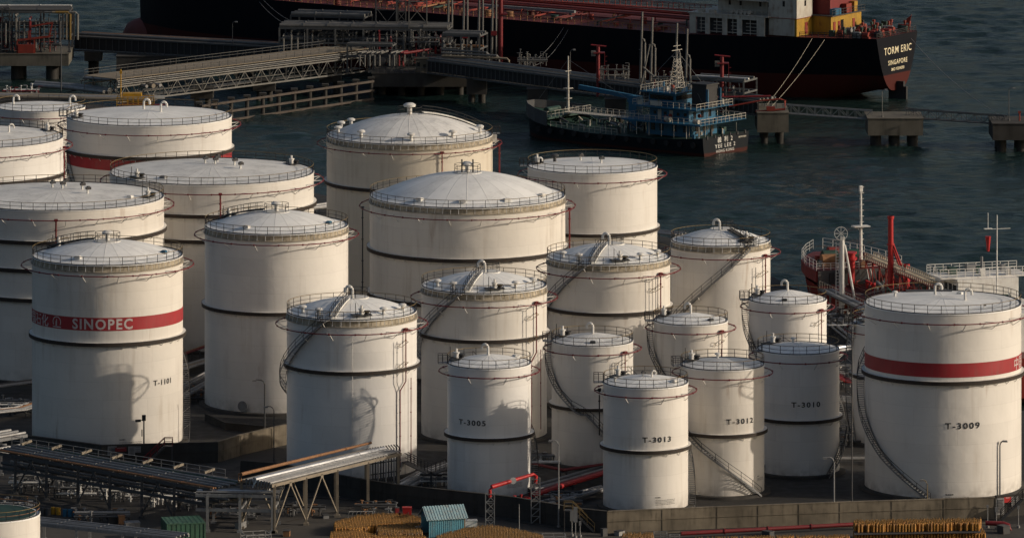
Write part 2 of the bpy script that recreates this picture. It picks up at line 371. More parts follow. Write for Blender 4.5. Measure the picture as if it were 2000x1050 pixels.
#@@TANKS
# ------------------------------------------------------------------ storage tanks
class Tank: pass
TK = {}
def wrap_text(t, name, s, size, phi, z, m, off=0.02, spacing=1.1, dr=0.05, tilt=0.0, xs=1.0):
    vs, fs = text_data(s, size, off, spacing); mb = MB(); R = t.R + dr; out = []
    for x, y in vs:
        a = phi + x * xs / R; out.append((R * sin(a), -R * cos(a), z + y + tilt * x))
    mb.add(out, fs); return mb.build(name, m, t.root)
def tank(key, cx, rpx, rimy, H, label, group='white product tanks of the tank farm', dome=0.0, skirt=False, old=False, rail_posts=None, seg=96, ring=True, girders=(), topdark=True):
    t = Tank(); Yf = (CAMH - H) * FPX / (rimy - YH); R = rpx * Yf / (FPX - rpx); Yc = Yf + R; X = (cx - 1000) * Yc / FPX
    t.R, t.H, t.Y, t.X, t.cx, t.rpx, t.skirt = R, H, Yc, X, cx, rpx, skirt
    t.root = thing('storage_tank', label, 'storage tank', (X, Yc, 0), 0, group); TK[key] = t
    t.root.rotation_euler = (0, 0, 0)
    ms = M_shell_old if old else M_shells[{'A': 1, 'W': 0, 'B': 2, 'I': 3, 'J': 1, 'K': 0, 'H': 1, 'C': 2, 'D': 0, 'E': 1, 'F': 2, 'G': 0, 'L': 3, 'M': 1, 'N': 2, 'S': 3, 'T': 1, 'R': 0, 'U': 2, 'P': 0}.get(key, 0)]; mr = M_roof_old if (old or key in 'STUEL') else M_roof
    top = H - 0.92 if skirt else H
    sh = MB().lathe([(0, 0.02), (R + 0.14, 0.02), (R + 0.14, 0.12), (R, 0.12), (R, top * 0.5), (R, top), (R - 0.35, top)], seg); sh.build('shell', ms, t.root, True)
    # concrete ring foundation
    MB().lathe([(R + 0.9, -0.2), (R + 0.75, 0.35), (R + 0.05, 0.38)], 64).build('foundation', M_concd, t.root, True)
    rr = R - 0.75 if skirt else R - 0.02
    prof = []
    if skirt:
        prof = [(R + 0.02, H - 0.10), (R + 0.02, H), (rr, H + 0.02)]
    else: prof = [(R + 0.06, H - 0.14), (R + 0.06, H), (rr, H + 0.01)]
    for i in range(1, 13):
        u = i / 12; prof.append((rr * (1 - u), H + 0.02 + dome * (1 - (1 - u) ** 2 if dome > 1.3 else u * (1.35 - 0.35 * u))))
    if skirt:   # roof body slightly ribbed
        MB().lathe(prof, seg).build('roof', mr, t.root, True)
        sk = MB().lathe([(R - 0.05, top - 0.02), (R + 0.16, top - 0.02), (R + 0.16, top + 0.1), (R - 0.30, top + 0.12), (R - 0.32, H - 0.1), (R, H - 0.11)], seg); b = sk; b.cur = 1; nb = int(R * 2 * PI / 1.15)
        for i in range(nb):
            a = 2 * PI * i / nb; s_, c_ = sin(a), -cos(a)
            b.beam((s_ * (R - 0.05), c_ * (R - 0.05), H - 0.12), (s_ * (R + 0.12), c_ * (R + 0.12), top + 0.1), 0.07)
        b.build('roof_skirt', [M_skirt, M_white], t.root, True)
    else:
        MB().lathe(prof, seg).build('roof', mr, t.root, True)
    # roof edge railing
    nP = rail_posts or max(18, int(2 * PI * R / 1.75)); rb = MB(); Rr = R - 0.05
    for i in range(nP):
        a = 2 * PI * (i + 0.5) / nP; x, y = Rr * sin(a), -Rr * cos(a); rb.beam((x, y, H), (x, y, H + 1.12), 0.075)
    rb.tube(arc_pts(Rr, H + 0.58, n=nP * 2), 0.032, 4, closed=True)
    rb.lathe([(Rr - 0.02, H + 0.01), (Rr - 0.02, H + 0.13), (Rr + 0.02, H + 0.13), (Rr + 0.02, H + 0.01)], nP * 2)
    r0 = rb.build('railing', M_rail, t.root)
    MB().tube(arc_pts(Rr, H + 1.12, n=nP * 2), 0.042, 5, closed=True).build('top_rail', M_railtop, r0)
    for gz in girders:
        g = MB().lathe([(R, gz + 0.03), (R + 0.42, gz + 0.0), (R + 0.42, gz - 0.02)], seg).build('girder_top', M_white, t.root, True)
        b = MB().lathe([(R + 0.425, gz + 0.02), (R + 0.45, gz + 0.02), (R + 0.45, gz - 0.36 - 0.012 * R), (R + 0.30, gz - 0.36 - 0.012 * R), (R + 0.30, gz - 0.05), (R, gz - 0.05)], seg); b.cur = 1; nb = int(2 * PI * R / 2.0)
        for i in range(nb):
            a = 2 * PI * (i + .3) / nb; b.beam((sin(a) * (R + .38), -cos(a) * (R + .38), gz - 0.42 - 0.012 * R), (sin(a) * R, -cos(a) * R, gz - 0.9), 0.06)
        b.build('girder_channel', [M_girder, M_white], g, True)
    # fire-water ring pipe on struts
    if ring:
        dz = 1.55 if skirt else 1.15; dz = ring if not isinstance(ring, bool) else dz; Rp = R + 1.45 if R > 7 else R + 1.1
        n = 72; rp = MB(); rp.tube(arc_pts(Rp, H - dz, n=n), 0.075, 6, closed=True)
        nf = int(2 * PI * Rp / 3.4)
        for i in range(nf):
            a = 2 * PI * (i + .2) / nf; p = Vector((Rp * sin(a), -Rp * cos(a), H - dz)); tg = Vector((cos(a), sin(a), 0)); rp.tube([p - tg * .09, p + tg * .09], 0.13, 7)
        sb = rp; sb.cur = 1; ns = max(8, int(2 * PI * Rp / 4.6))
        for i in range(ns):
            a = 2 * PI * (i + .45) / ns; q = Vector((Rp * sin(a), -Rp * cos(a), H - dz - .05)); s2 = Vector((R * sin(a), -R * cos(a), H - dz - 1.0)); s1 = Vector((R * sin(a - 1.0 / R), -R * cos(a - 1.0 / R), H - dz - .05))
            sb.beam(q, s2, 0.07); sb.beam(q, s1, 0.07)
        rp.build('fire_ring_pipe', [M_redpipe, M_white], t.root, True)
        t.ringz, t.ringR = H - dz, Rp
    return t
def phi_of(t, px): return math.asin(max(-1, min(1, (px - t.cx) / t.rpx)))
def z_at(t, px, py, dr=0.0):
    ph = phi_of(t, px); Y = t.Y - (t.R + dr) * cos(ph); return ph, CAMH - (py - YH) * Y / FPX
def vent_mushroom(t, phi, r, s=1.0, base=None, dark=False):
    x, y = r * sin(phi), -r * cos(phi); z = roofz(t, r) if base is None else base
    MB().lathe([(0.26 * s, z - .3), (0.26 * s, z + .75 * s), (0.62 * s, z + .78 * s), (0.66 * s, z + .98 * s), (0.4 * s, z + 1.15 * s), (0, z + 1.2 * s)], 14, (x, y)).build('roof_vent', M_dgrey if dark else M_white, t.root, True)
def roofz(t, r):
    rr = t.R - (0.75 if t.skirt else 0.02); u = max(0, 1 - r / rr); d = t.dome
    return t.H + 0.02 + d * (1 - (1 - u) ** 2 if d > 1.3 else u * (1.35 - 0.35 * u))
def gooseneck(t, phi, r, s=1.0, dir_=0.3, m=None):
    x, y = r * sin(phi), -r * cos(phi); z = roofz(t, r) - .2; pts = [(x, y, z), (x, y, z + 1.0 * s)]
    for k in range(1, 8):
        a = PI * k / 7; d = 0.38 * s * (1 - cos(a)); pts.append((x + d * cos(dir_), y + d * sin(dir_), z + 1.0 * s + 0.42 * s * sin(a)))
    pts.append((pts[-1][0], pts[-1][1], z + .75 * s))
    MB().tube(pts, 0.15 * s, 8).build('gooseneck_vent', m or M_white, t.root, True)
def small_vent(t, phi, r, s=1.0):
    x, y = r * sin(phi), -r * cos(phi); z = roofz(t, r)
    v = MB().cyl((x, y), 0.13 * s, z - .2, z + .5 * s, 8).build('roof_nozzle', M_white, t.root, True)
    MB().box((x + .1, y, z + .62 * s), (.62 * s, .42 * s, .28 * s), .4).box((x + .1, y, z + .80 * s), (.34 * s, .3 * s, .14 * s), .9).build('nozzle_cap', M_dgrey, v)
def spiral(t, pts, width=0.85, dr=0.12, rail=True, mat=None, landing=()):
    """pts: (phi_deg, z) along the stair; treads hang on the shell"""
    st = MB(); hr = MB(); R0 = t.R + dr; R1 = R0 + width
    seg = []
    for (a, za), (b, zb) in zip(pts[:-1], pts[1:]):
        n = max(2, int(abs(zb - za) / 0.24)) if abs(zb - za) > .05 else max(2, int(abs(R_(b - a)) * R1 / 0.3))
        for i in range(n): u = i / n; seg.append((R_(a + (b - a) * u), za + (zb - za) * u))
    seg.append((R_(pts[-1][0]), pts[-1][1]))
    for i, (a, z) in enumerate(seg):
        cx_, cy_ = (R0 + width / 2) * sin(a), -(R0 + width / 2) * cos(a)
        st.box((cx_, cy_, z), (width, 0.24, 0.045), a - PI / 2)
    for Rr in (R0, R1):
        pp = [(Rr * sin(a), -Rr * cos(a), z - .06) for a, z in seg[::2] + [seg[-1]]]
        for p, q in zip(pp[:-1], pp[1:]): st.beam(p, q, 0.045, 0.22)
    st.cur = 1
    for a, z in seg[::9]: st.beam((R1 * sin(a), -R1 * cos(a), z - .1), (t.R * sin(a), -t.R * cos(a), z - .9), 0.06)
    so = st.build('spiral_stair', [mat or M_grey, M_white], t.root)
    if rail:
        pp = [Vector((R1 * sin(a), -R1 * cos(a), z)) for a, z in seg[::5] + [seg[-1]]]
        for p, q in zip(pp[:-1], pp[1:]):
            hr.beam(p + Vector((0, 0, 1.0)), q + Vector((0, 0, 1.0)), 0.06); hr.beam(p + Vector((0, 0, .5)), q + Vector((0, 0, .5)), 0.045)
        for p in pp: hr.beam(p, p + Vector((0, 0, 1.0)), 0.06)
        hr.build('stair_handrail', M_rail, so)
def riser(t, phi, z0, z1, r=0.09, dr=0.35, m=None, kink=None, name='riser_pipe', box=True, out=None):
    R = t.R + dr; f = lambda a, z: (R * sin(a), -R * cos(a), z); pts = [f(phi, z1)]
    a = phi
    if kink:
        kz, da = kink; pts.append(f(a, kz)); a += da; pts.append(f(a, kz - 1.1))
    pts.append(f(a, z0))
    if out: pts.append((pts[-1][0] + out[0], pts[-1][1] + out[1], z0))
    mb = MB().tube(pts, r, 7)
    z = z1 - 1.5
    while z > z0 + .5:
        aa = phi if (not kink or z > kink[0]) else phi + kink[1]
        if not (kink and kink[0] - 1.2 < z < kink[0] + .1): mb.tube([f(aa, z), f(aa, z + .14)], r * 1.7, 7)
        z -= 3.1
    if box: mb.box(f(phi, z1), (0.5, 0.4, 0.35), phi)
    if getattr(t, 'ringR', 0) and box: mb.tube([f(phi, t.ringz), (t.ringR * sin(phi), -t.ringR * cos(phi), t.ringz)], r, 6)
    return mb.build(name, m or M_redpipe, t.root, True)
def centre_rail(t, r=1.5, a0=0.0, a1=2 * PI, off=(0, 0), plate=True):
    z = roofz(t, 0) + .05 - 0.03; mb = MB()
    n = 14; pts = [Vector((off[0] + r * sin(a0 + (a1 - a0) * i / n), off[1] - r * cos(a0 + (a1 - a0) * i / n), z)) for i in range(n + 1)]
    for i, p in enumerate(pts):
        if i % 2 == 0: mb.beam(p, p + Vector((0, 0, 1.1)), 0.07)
        if i < n:
            q = pts[i + 1]
            for h in (0.55, 1.1): mb.beam(p + Vector((0, 0, h)), q + Vector((0, 0, h)), 0.055)
    if plate: pl = MB().lathe([(0, z), (r + .12, z), (r + .12, z - .14), (0.3, z - .3)], 20, off).build('centre_platform', M_white, t.root)
    mb.build('platform_railing', M_rail, pl if plate else t.root)
def roof_walk(t, phi, r0, r1, m=None, steps=True, curve=0.0, w_=0.8):
    """stair or walkway over the roof from radius r0 (edge) to r1 (centre)"""
    n = 14; pts = []
    for i in range(n + 1):
        u = i / n; r = r0 + (r1 - r0) * u; a = phi + curve * sin(u * PI * .5); pts.append(Vector((r * sin(a), -r * cos(a), roofz(t, min(r, t.R - .8)) + .30)))
    wk = MB(); rl = MB()
    for i, (p, q) in enumerate(zip(pts[:-1], pts[1:])):
        d = (q - p); d.z = 0; d.normalize(); s_ = Vector((-d.y, d.x, 0)) * (w_ / 2)
        for sg in (-1, 1):
            wk.beam(p + s_ * sg, q + s_ * sg, 0.06, 0.2)
            for h in (.5, 1.0): rl.beam(p + s_ * sg + Vector((0, 0, h)), q + s_ * sg + Vector((0, 0, h)), 0.05)
            if i % 2 == 0: rl.beam(p + s_ * sg, p + s_ * sg + Vector((0, 0, 1.0)), 0.06)
        for k in range(2): c_ = p.lerp(q, k / 2 + .25); wk.box(c_ + Vector((0, 0, .04)), (.26, w_, .04), math.atan2(d.y, d.x))
    wo = wk.build('roof_stair', m or M_white, t.root); rl.build('roof_stair_railing', M_rail, wo)
def hatch(t, phi, r, s=1.0, m=None):
    x, y = r * sin(phi), -r * cos(phi); z = roofz(t, r)
    MB().box((x, y, z + .12 * s), (.9 * s, .7 * s, .3 * s), phi).box((x, y, z + .3 * s), (.7 * s, .5 * s, .08 * s), phi).build('roof_hatch', m or M_white, t.root)
def gauge_set(t, phi, r=None):
    """dark platform with valves and a gauge well at the roof edge"""
    r = r or t.R - 1.3; x, y = r * sin(phi), -r * cos(phi); z = roofz(t, r) + .05
    g = MB().box((x, y, z + .12), (2.6, 1.5, .07), phi).build('gauge_platform', M_dgrey, t.root)
    MB().cyl((x, y), .32, z, z + .75, 12).cyl((x, y), .42, z + .75, z + .9, 12).cyl((x, y), .16, z + .9, z + 1.35, 8).build('gauge_well', M_white, g, True)
    v = MB().cyl((x + .7, y + .2), .3, z, z + .5, 12).cyl((x + .7, y + .2), .45, z + .45, z + .6, 12)
    v.build('breather_valve', M_blkpaint, g, True); MB().cyl((x - .8, y + .15), .05, z, z + 1.6, 6).build('gauge_pole', M_blkpaint, g)
def edge_gate(t, phi):
    """small landing outside the rim where the stair arrives"""
    R = t.R; a = phi; c = Vector(((R + .6) * sin(a), -(R + .6) * cos(a), t.H)); d = Vector((sin(a), -cos(a), 0)); s_ = Vector((cos(a), sin(a), 0))
    mb = MB().box(c, (1.5, 1.2, .08), a); lo = mb.build('stair_landing', M_grey, t.root)
    rl = MB(); A = c - s_ * .75 - d * .6; B = c - s_ * .75 + d * .6; C = c + s_ * .75 + d * .6; D = c + s_ * .75 - d * .6
    rail_run(rl, [A, B, C, D], 1.1, .7, .035, 1); rl.build('landing_railing', M_rail, lo)
def red_band(t, z0, z1):
    MB().lathe([(t.R + 0.02, z0), (t.R + 0.03, z0), (t.R + 0.03, z1), (t.R + 0.02, z1)], 96).build('red_band', M_band, t.root, True)
def data_text(t, px, py, s=1.0):
    ph, z = z_at(t, px, py); mb = MB(); R = t.R + .05
    for k in range(5):
        x0 = 0
        while x0 < 3.0 * s:
            L = random.uniform(.06, .35) * s
            if k == 0 and x0 > .8 * s: break
            hh = .12 if k == 0 else .045
            a0, a1 = ph + x0 / R, ph + (x0 + L) / R; z_ = z - k * .2 * s - (.15 if k else 0)
            mb.add([(R * sin(a0), -R * cos(a0), z_), (R * sin(a1), -R * cos(a1), z_), (R * sin(a1), -R * cos(a1), z_ + hh), (R * sin(a0), -R * cos(a0), z_ + hh)], [(0, 1, 2, 3)]); x0 += L + .06
    mb.build('data_panel', M_blkpaint, t.root)
def manhole(t, phi, z=1.3, r=.45):
    c = Vector((t.R * sin(phi), -t.R * cos(phi), z)); d = Vector((sin(phi), -cos(phi), 0))
    MB().tube([c - d * .1, c + d * .3], r, 14).tube([c + d * .25, c + d * .33], r * 1.25, 14).build('manhole', M_grey, t.root, True)

GB = 'white product tanks of the tank farm'
SM, MD, LG = 16.2, 20.6, 24.8
def T(*a, dome=.8, **k):
    t = tank(*a, dome=dome, **k); t.dome = dome; return t
def cages(t, p0, p1, zs):
    """diamond stand-off frames between the down pipe and the red riser"""
    f = lambda a, z, r_=.15: (sin(a) * (t.R + r_), -cos(a) * (t.R + r_), z); m_ = (p0 + p1) / 2
    for z in zs:
        mb = MB(); q = [f(p0, z - .25, .3), f(m_, z + .45, .9), f(p1, z + .25, .9), f(m_, z - .45, .3)]
        for i in range(4): mb.beam(q[i], q[(i + 1) % 4], .06)
        mb.build('pipe_bracket', M_railtop, t.root)
# --- A: SINOPEC tank
A = T('A', 210, 147, 519, 25.2, 'white domed tank with red band reading SINOPEC and number T-1101', GB, dome=1.9, skirt=True, girders=(14.9,), ring=1.25)
red_band(A, 16.5, 18.25); wrap_text(A, 'brand_lettering', 'SINOPEC', 1.9, R_(-.5), 17.37, M_letter, .05, 1.2, xs=.95)
wrap_text(A, 'brand_characters', '中国石化', 1.7, R_(-66), 17.37, M_letter, .01, 1.05)
def emblem(t, phi, z, s=.75):
    mb = MB(); R = t.R + .06; f = lambda x, y: (R * sin(phi + x / R), -R * cos(phi + x / R), z + y)
    pr = []
    for k in range(15): a = R_(-35) + R_(250) * k / 14; pr.append((cos(a) * s, sin(a) * s))
    vs = [f(x, y) for x, y in pr] + [f(x * .84, y * .84) for x, y in pr]; mb.add(vs, [(i, i + 1, 16 + i, 15 + i) for i in range(14)])
    mb.add([f(-.13 * s, -.7 * s), f(.05 * s, -.7 * s), f(.05 * s, .55 * s), f(-.13 * s, .45 * s)], [(0, 1, 2, 3)])
    mb.add([f(-.35 * s, -.7 * s), f(-.25 * s, -.7 * s), f(-.25 * s, .2 * s), f(-.35 * s, .1 * s)], [(0, 1, 2, 3)])
    mb.add([f(-s, -.98 * s), f(s, -.98 * s), f(s, -.8 * s), f(-s, -.8 * s)], [(0, 1, 2, 3)]); mb.build('brand_emblem', M_letter, t.root)
emblem(A, R_(-38), 17.4)
ph, z = z_at(A, 323, 745); wrap_text(A, 'tank_number', 'T-1101', 1.0, ph, z, M_blkpaint, .016, 1.15, xs=1.1)
data_text(A, 242, 859, 1.0); spiral(A, [(84, .3), (104, 9), (150, 17), (190, 25.2)]); centre_rail(A, 1.7); vent_mushroom(A, 0, 0, 1.15)
roof_walk(A, R_(-120), A.R - .8, 1.8, M_dgrey, curve=.35); gauge_set(A, R_(-128)); hatch(A, R_(-26), A.R - 2.2); hatch(A, R_(75), A.R - 2.2, m=M_blue)
# --- W: domed tank behind it
W = T('W', 540, 140, 459, 25.0, 'plain tall white domed tank behind the T-1101 tank, one dark girder, dark base kerb', GB, dome=1.9, skirt=True, girders=(14.3,), ring=1.25)
centre_rail(W, 1.7); vent_mushroom(W, 0, 0, 1.15); roof_walk(W, R_(-120), W.R - .8, 1.8, M_dgrey, curve=.35); gauge_set(W, R_(-128)); hatch(W, R_(-30), W.R - 2.2); hatch(W, R_(70), W.R - 2.2, m=M_blue); manhole(W, R_(-25), 1.2, .6)
# --- B, I, J, K : mid-size tanks with a straight roof stair
def mid(key, cx, rpx, rimy, label, g, num=None, phs=-17, hh=MD, kk=1):
    t = T(key, cx, rpx, rimy, hh, label, GB, dome=1.7, skirt=True, girders=g, ring=1.65)
    centre_rail(t, 1.6, off=(.5, .6)); gooseneck(t, R_(10), .6, 1.25, 2.9); roof_walk(t, R_(phs), t.R - .5, 1.9, M_white)
    for ph_, r_ in ((-62, t.R - 1.4), (-36, t.R - 1.5), (38, t.R - 1.6), (72, t.R - 1.5)): vent_mushroom(t, R_(ph_), r_, .82)
    gauge_set(t, R_(12), t.R - 1.6); x = MB()
    edge_gate(t, R_(phs - 6))
    return t
B = mid('B', 687, 127, 626, 'white domed tank left of the T-3005 tank with the pipe bridge at its foot', (14.4,), hh=21.05)
spiral(B, [(-22, 20.8), (-86, 12.4), (-112, 9.8), (-150, 5.5), (-185, .5)])
riser(B, R_(54), 1.5, B.ringz, .08, kink=(12.6, -.13), m=M_redpipe); riser(B, R_(62), 1.2, 12.9, .06, box=False); riser(B, R_(43), 1.0, 18, .05, m=M_grey, kink=(12.6, .05), box=False, name='white_downpipe'); riser(B, R_(2), 1.0, 19, .045, m=M_white, box=False, name='gauge_cable')
I = mid('I', 945.5, 122.5, 574, 'white domed tank directly behind the T-3005 tank, roof stair leading to its gooseneck vent', (14.2,), hh=20.4)
spiral(I, [(-22, 20.2), (-86, 12.0), (-130, 7.5), (-185, .5)])
riser(I, R_(53), 1.5, I.ringz, .09, kink=(12.0, -.12)); riser(I, R_(60), 1.5, 12.3, .06, box=False); riser(I, R_(40), 1.0, 18, .05, m=M_grey, box=False, name='white_downpipe')
J = mid('J', 1188.5, 120.5, 518, 'white domed tank in the middle, between the widest domed tank and the T-3013 group', (14.0,))
spiral(J, [(-22, 20.3), (-86, 12.2), (-130, 7.5), (-185, .5)])
riser(J, R_(53), 3.5, J.ringz, .09); riser(J, R_(38), 8.0, 18.5, .05, m=M_grey, box=False, name='white_downpipe'); riser(J, R_(46), 8.0, 18.5, .05, m=M_grey, box=False, name='white_downpipe')
K = T('K', 1407.5, 97, 482, MD, 'white domed tank nearest the open water, long stair slanting down its left side', GB, dome=1.5, skirt=True, ring=1.65, girders=())
centre_rail(K, 1.6, off=(.2, .6)); gooseneck(K, R_(-10), .9, 1.2, 2.9); roof_walk(K, R_(38), K.R - .5, 1.9, M_dgrey); edge_gate(K, R_(33)); gauge_set(K, R_(40), K.R - 1.6)
spiral(K, [(30, 20.3), (-30, 13.2), (-75, 7.8), (-110, 4)]); riser(K, R_(57), 3, K.ringz, .09); riser(K, R_(40), 3, 17.5, .05, m=M_grey, box=False, name='white_downpipe')
cages(B, R_(44), R_(53), (17.6, 14.9)); cages(I, R_(41), R_(52), (17.0, 14.0)); cages(J, R_(39), R_(52), (17.0, 14.0)); cages(K, R_(41), R_(56), (16.5,))
# --- big domes H and Q
Hh = T('H', 913, 191, 407, 24.9, 'widest white domed tank in the centre, two dark girders and fine roof ribs', GB, dome=3.3, skirt=True, girders=(17.7, 11.2), ring=1.5)
centre_rail(Hh, 1.9); vent_mushroom(Hh, 0, 0, 1.3); riser(Hh, R_(-80), 1, Hh.ringz, .1, dr=1.2, m=M_dgrey); riser(Hh, R_(75), 6, Hh.ringz, .12, dr=1.1)
for a_ in (-34, -3, 28, 62): hatch(Hh, R_(a_), Hh.R - 2.0, 1.1)
for dx in (-.8, .8): MB().cyl((dx, -.6), .12, roofz(Hh, 0), roofz(Hh, 0) + 1.9, 6).build('vent_stack', M_blkpaint, Hh.root)
Q = T('Q', 800, 162, 283, 24.6, 'stained cream domed tank by the water with walkway down the right of its roof', GB, dome=3.1, skirt=True, old=True, girders=(17.7,), ring=1.3)
centre_rail(Q, 1.9, plate=False); vent_mushroom(Q, 0, 0, 1.5); roof_walk(Q, R_(112), Q.R - .7, 2.2, M_white, curve=0)
for a_, r_ in ((-122, 2.0), (-105, 1.8), (-78, 1.6), (-42, 1.9), (2, 1.7), (38, 1.9), (80, 1.8)): vent_mushroom(Q, R_(a_), Q.R - r_, 1.0)
riser(Q, R_(23), 10, Q.ringz, .1); riser(Q, R_(82), 1, Q.ringz, .13, dr=1.2)
edge_gate(Q, R_(95)); MB().box((Q.R * .99, .4, Q.H - .7), (1.6, .3, 1.2)).build('ladder_bracket', M_white, Q.root)
# --- big flat roofed tanks
U_ = T('U', -58, 181, 291, 24.8, 'large flat-roofed white tank cut off at the upper left edge', GB, dome=.9, girders=(19.6,), ring=1.3)
riser(U_, R_(80), 2, U_.ringz, .11, dr=.6); small_vent(U_, R_(20), 4); gooseneck(U_, R_(100), 6); gauge_set(U_, R_(118)); spiral(U_, [(100, 18.5), (118, 6)])
V = T('V', 79, 87, 219, 20.0, 'small flat white tank at the upper left, farthest of the left tanks', GB, dome=.4, ring=1.0, girders=())
gooseneck(V, R_(-110), V.R - 2.5, 1.2, 0); gooseneck(V, R_(100), V.R - 2.5, 1.2, 0)
Rr_ = T('R', 291.5, 161, 247, 24.7, 'large flat white tank by the jetty with red band under its dark girder', GB, dome=.9, girders=(19.9,), ring=1.3)
red_band(Rr_, 17.6, 19.3); gooseneck(Rr_, R_(-160), 3.0, 1.25, 0); gooseneck(Rr_, R_(60), 2.2, 1.25, 0); gauge_set(Rr_, R_(-75)); spiral(Rr_, [(-88, 23.5), (-62, 16), (-40, 8), (-20, 1)]); edge_gate(Rr_, R_(-90))
S = T('S', 414, 199, 362, 24.7, 'wide low-roofed white tank behind the T-1101 group, red standpipe at its front', GB, dome=1.0, girders=(20.4, 16.7), ring=1.2)
T_ = T('T', 115, 205, 412, 24.7, 'wide flat white tank at the left edge behind the T-1101 tank, three dark girders', GB, dome=1.0, girders=(20.4, 16.4, 12.2), ring=1.2)
for t_ in (S, T_):
    for a_, r_ in ((-160, 3.5), (175, 6.0), (110, 3.5), (165, 1.5), (60, 5.0)): small_vent(t_, R_(a_), r_, 1.2)
gauge_set(S, R_(-52), S.R - 1.6); gauge_set(T_, R_(80), T_.R - 2.0); gauge_set(S, R_(118), S.R - 2.0)
riser(S, R_(7), 6, S.ringz, .13, dr=.9); riser(T_, R_(2.5), 6, T_.ringz, .13, dr=.9)
hatch(S, R_(-35), S.R - 3.5, 1.1, M_grey); hatch(T_, R_(70), T_.R - 4)
Pt = T('P', 1157, 126.5, 340, 24.8, 'flat-roofed white tank standing closest to the blue supply ship', GB, dome=.5, girders=(15.9,), ring=1.2)
vent_mushroom(Pt, R_(-115), Pt.R - 3.5, 1.0, dark=True); small_vent(Pt, R_(-150), 3.5, 1.2); small_vent(Pt, R_(60), 1.5, 1.2); edge_gate(Pt, R_(-88)); gauge_set(Pt, R_(-100)); gooseneck(Pt, R_(-95), Pt.R - 1.6, .8)
# --- small flat tanks
def num(t, s, px, py, size=.95):
    ph, z = z_at(t, px, py); wrap_text(t, 'tank_number', s, size * .88, ph, z, M_blkpaint, .020, 1.25, xs=1.2)
C = T('C', 955.5, 81.8, 721, 16.85, 'small white tank numbered T-3005, shadow of a neighbour across its lower half', GB, dome=1.1, girders=(8.0,), ring=1.0)
num(C, 'T-3005', 921, 825, 1.05); gooseneck(C, R_(-20), .4, 1.1, 2.9); gauge_set(C, R_(-100), C.R - 1.1); edge_gate(C, R_(-88)); hatch(C, R_(120), C.R - 1.4); spiral(C, [(76, .3), (108, 6), (150, 11), (200, 16.4)], .8); data_text(C, 990, 940, .8)
D = T('D', 1261, 83, 759, 15.95, 'small white tank numbered T-3013 standing behind the concrete wall, nearest of all', GB, dome=.9, girders=(8.1,), ring=1.0)
num(D, 'T-3013', 1282, 858, 1.05); hatch(D, R_(60), D.R - 1.3); vent_mushroom(D, R_(-70), D.R - 1.2, .5); gauge_set(D, R_(-125), D.R - 1.2); edge_gate(D, R_(-90)); data_text(D, 1278, 972, .9); spiral(D, [(82, .3), (112, 6), (150, 11), (200, 16)], .8)
riser(D, R_(-86), 9.2, 15.0, .09, dr=.5, m=M_girder); small_vent(D, R_(-30), .8, .8); gooseneck(D, R_(40), 1.2, .7)
E = T('E', 1411, 81.7, 724, 16.5, 'small white tank numbered T-3012 with stair slanting down its front to the right', GB, dome=.7, girders=(8.3,), ring=1.0)
num(E, 'T-3012', 1444, 822, 1.05); gauge_set(E, R_(-110), E.R - 1.2); edge_gate(E, R_(-80)); spiral(E, [(51, .2), (-10, 5.0), (-58, 8.6), (-110, 12.5), (-140, 16)], .8); vent_mushroom(E, R_(-150), 1.2, .6); data_text(E, 1477, 930, .5)
Ft = T('F', 1559, 80.3, 693, 16.2, 'small white tank numbered T-3010, wholly in the shade of the T-3009 tank', GB, dome=.7, girders=(7.6,), ring=1.0)
num(Ft, 'T-3010', 1571, 790, 1.05); gauge_set(Ft, R_(-130), Ft.R - 1.2); edge_gate(Ft, R_(-70)); vent_mushroom(Ft, R_(-150), 1.2, .6); spiral(Ft, [(38, .2), (80, 4.6), (112, 8.5), (170, 14), (200, 16)], .8); manhole(Ft, R_(-60), 1.2, .35)
G = T('G', 1841.7, 152.6, 614, 24.0, 'large white tank with a plain red band and number T-3009 at the right', GB, dome=.7, girders=(15.4,), ring=1.1)
red_band(G, 15.9, 17.7); num(G, 'T-3009', 1870, 831, 1.25); wrap_text(G, 'brand_characters', '中国石化', 1.75, R_(80), 16.8, M_letter, .01, 1.05)
spiral(G, [(-12, .2), (-50, 5.2), (-80, 10.0), (-100, 14.5), (-140, 19), (-170, 24)], .9); data_text(G, 1836, 966, 1.0)
gooseneck(G, R_(-165), 3.2, 1.15, 0); gooseneck(G, R_(60), 3.2, 1.15, 0); vent_mushroom(G, R_(-120), G.R - 3.2, .6); hatch(G, R_(150), 5, .8); small_vent(G, R_(40), G.R - 2.5, .5)
MB().box((-1.3, G.R - 1.6, roofz(G, G.R - 1.6) + .07), (6.0, 1.5, .08)).build('roof_platform', M_dgrey, G.root)
L = T('L', 1157, 79.5, 677, 16.2, 'small unnumbered white tank behind the T-3013 tank, zigzag stair across its front', GB, dome=1.0, girders=(8.1,), ring=1.0)
gooseneck(L, R_(10), .4, 1.1, 2.9); gauge_set(L, R_(-110), L.R - 1.2); edge_gate(L, R_(-88)); hatch(L, R_(0), L.R - 1.3, .8, M_dgrey); spiral(L, [(-100, 15.8), (-80, 13.2), (-50, 10.2), (-18, 7.4), (-8, 7.4), (20, 4.2), (48, .6)], .8)
riser(L, R_(48), 8.6, L.ringz, .07); riser(L, R_(30), 8.6, 14, .04, m=M_grey, box=False, name='white_downpipe')
M = T('M', 1349, 72.5, 636, 16.2, 'smallest white tank, in the gap behind the T-3012 tank, gooseneck vent on top', GB, dome=1.0, girders=(), ring=1.0)
gooseneck(M, R_(0), .4, 1.1, 2.9); gauge_set(M, R_(-110), M.R - 1.2); edge_gate(M, R_(-88)); hatch(M, R_(45), M.R - 1.3, .8, M_dgrey); spiral(M, [(-100, 15.8), (-78, 12.8), (-40, 9.0), (0, 5)], .8); riser(M, R_(50), 6, M.ringz, .07)
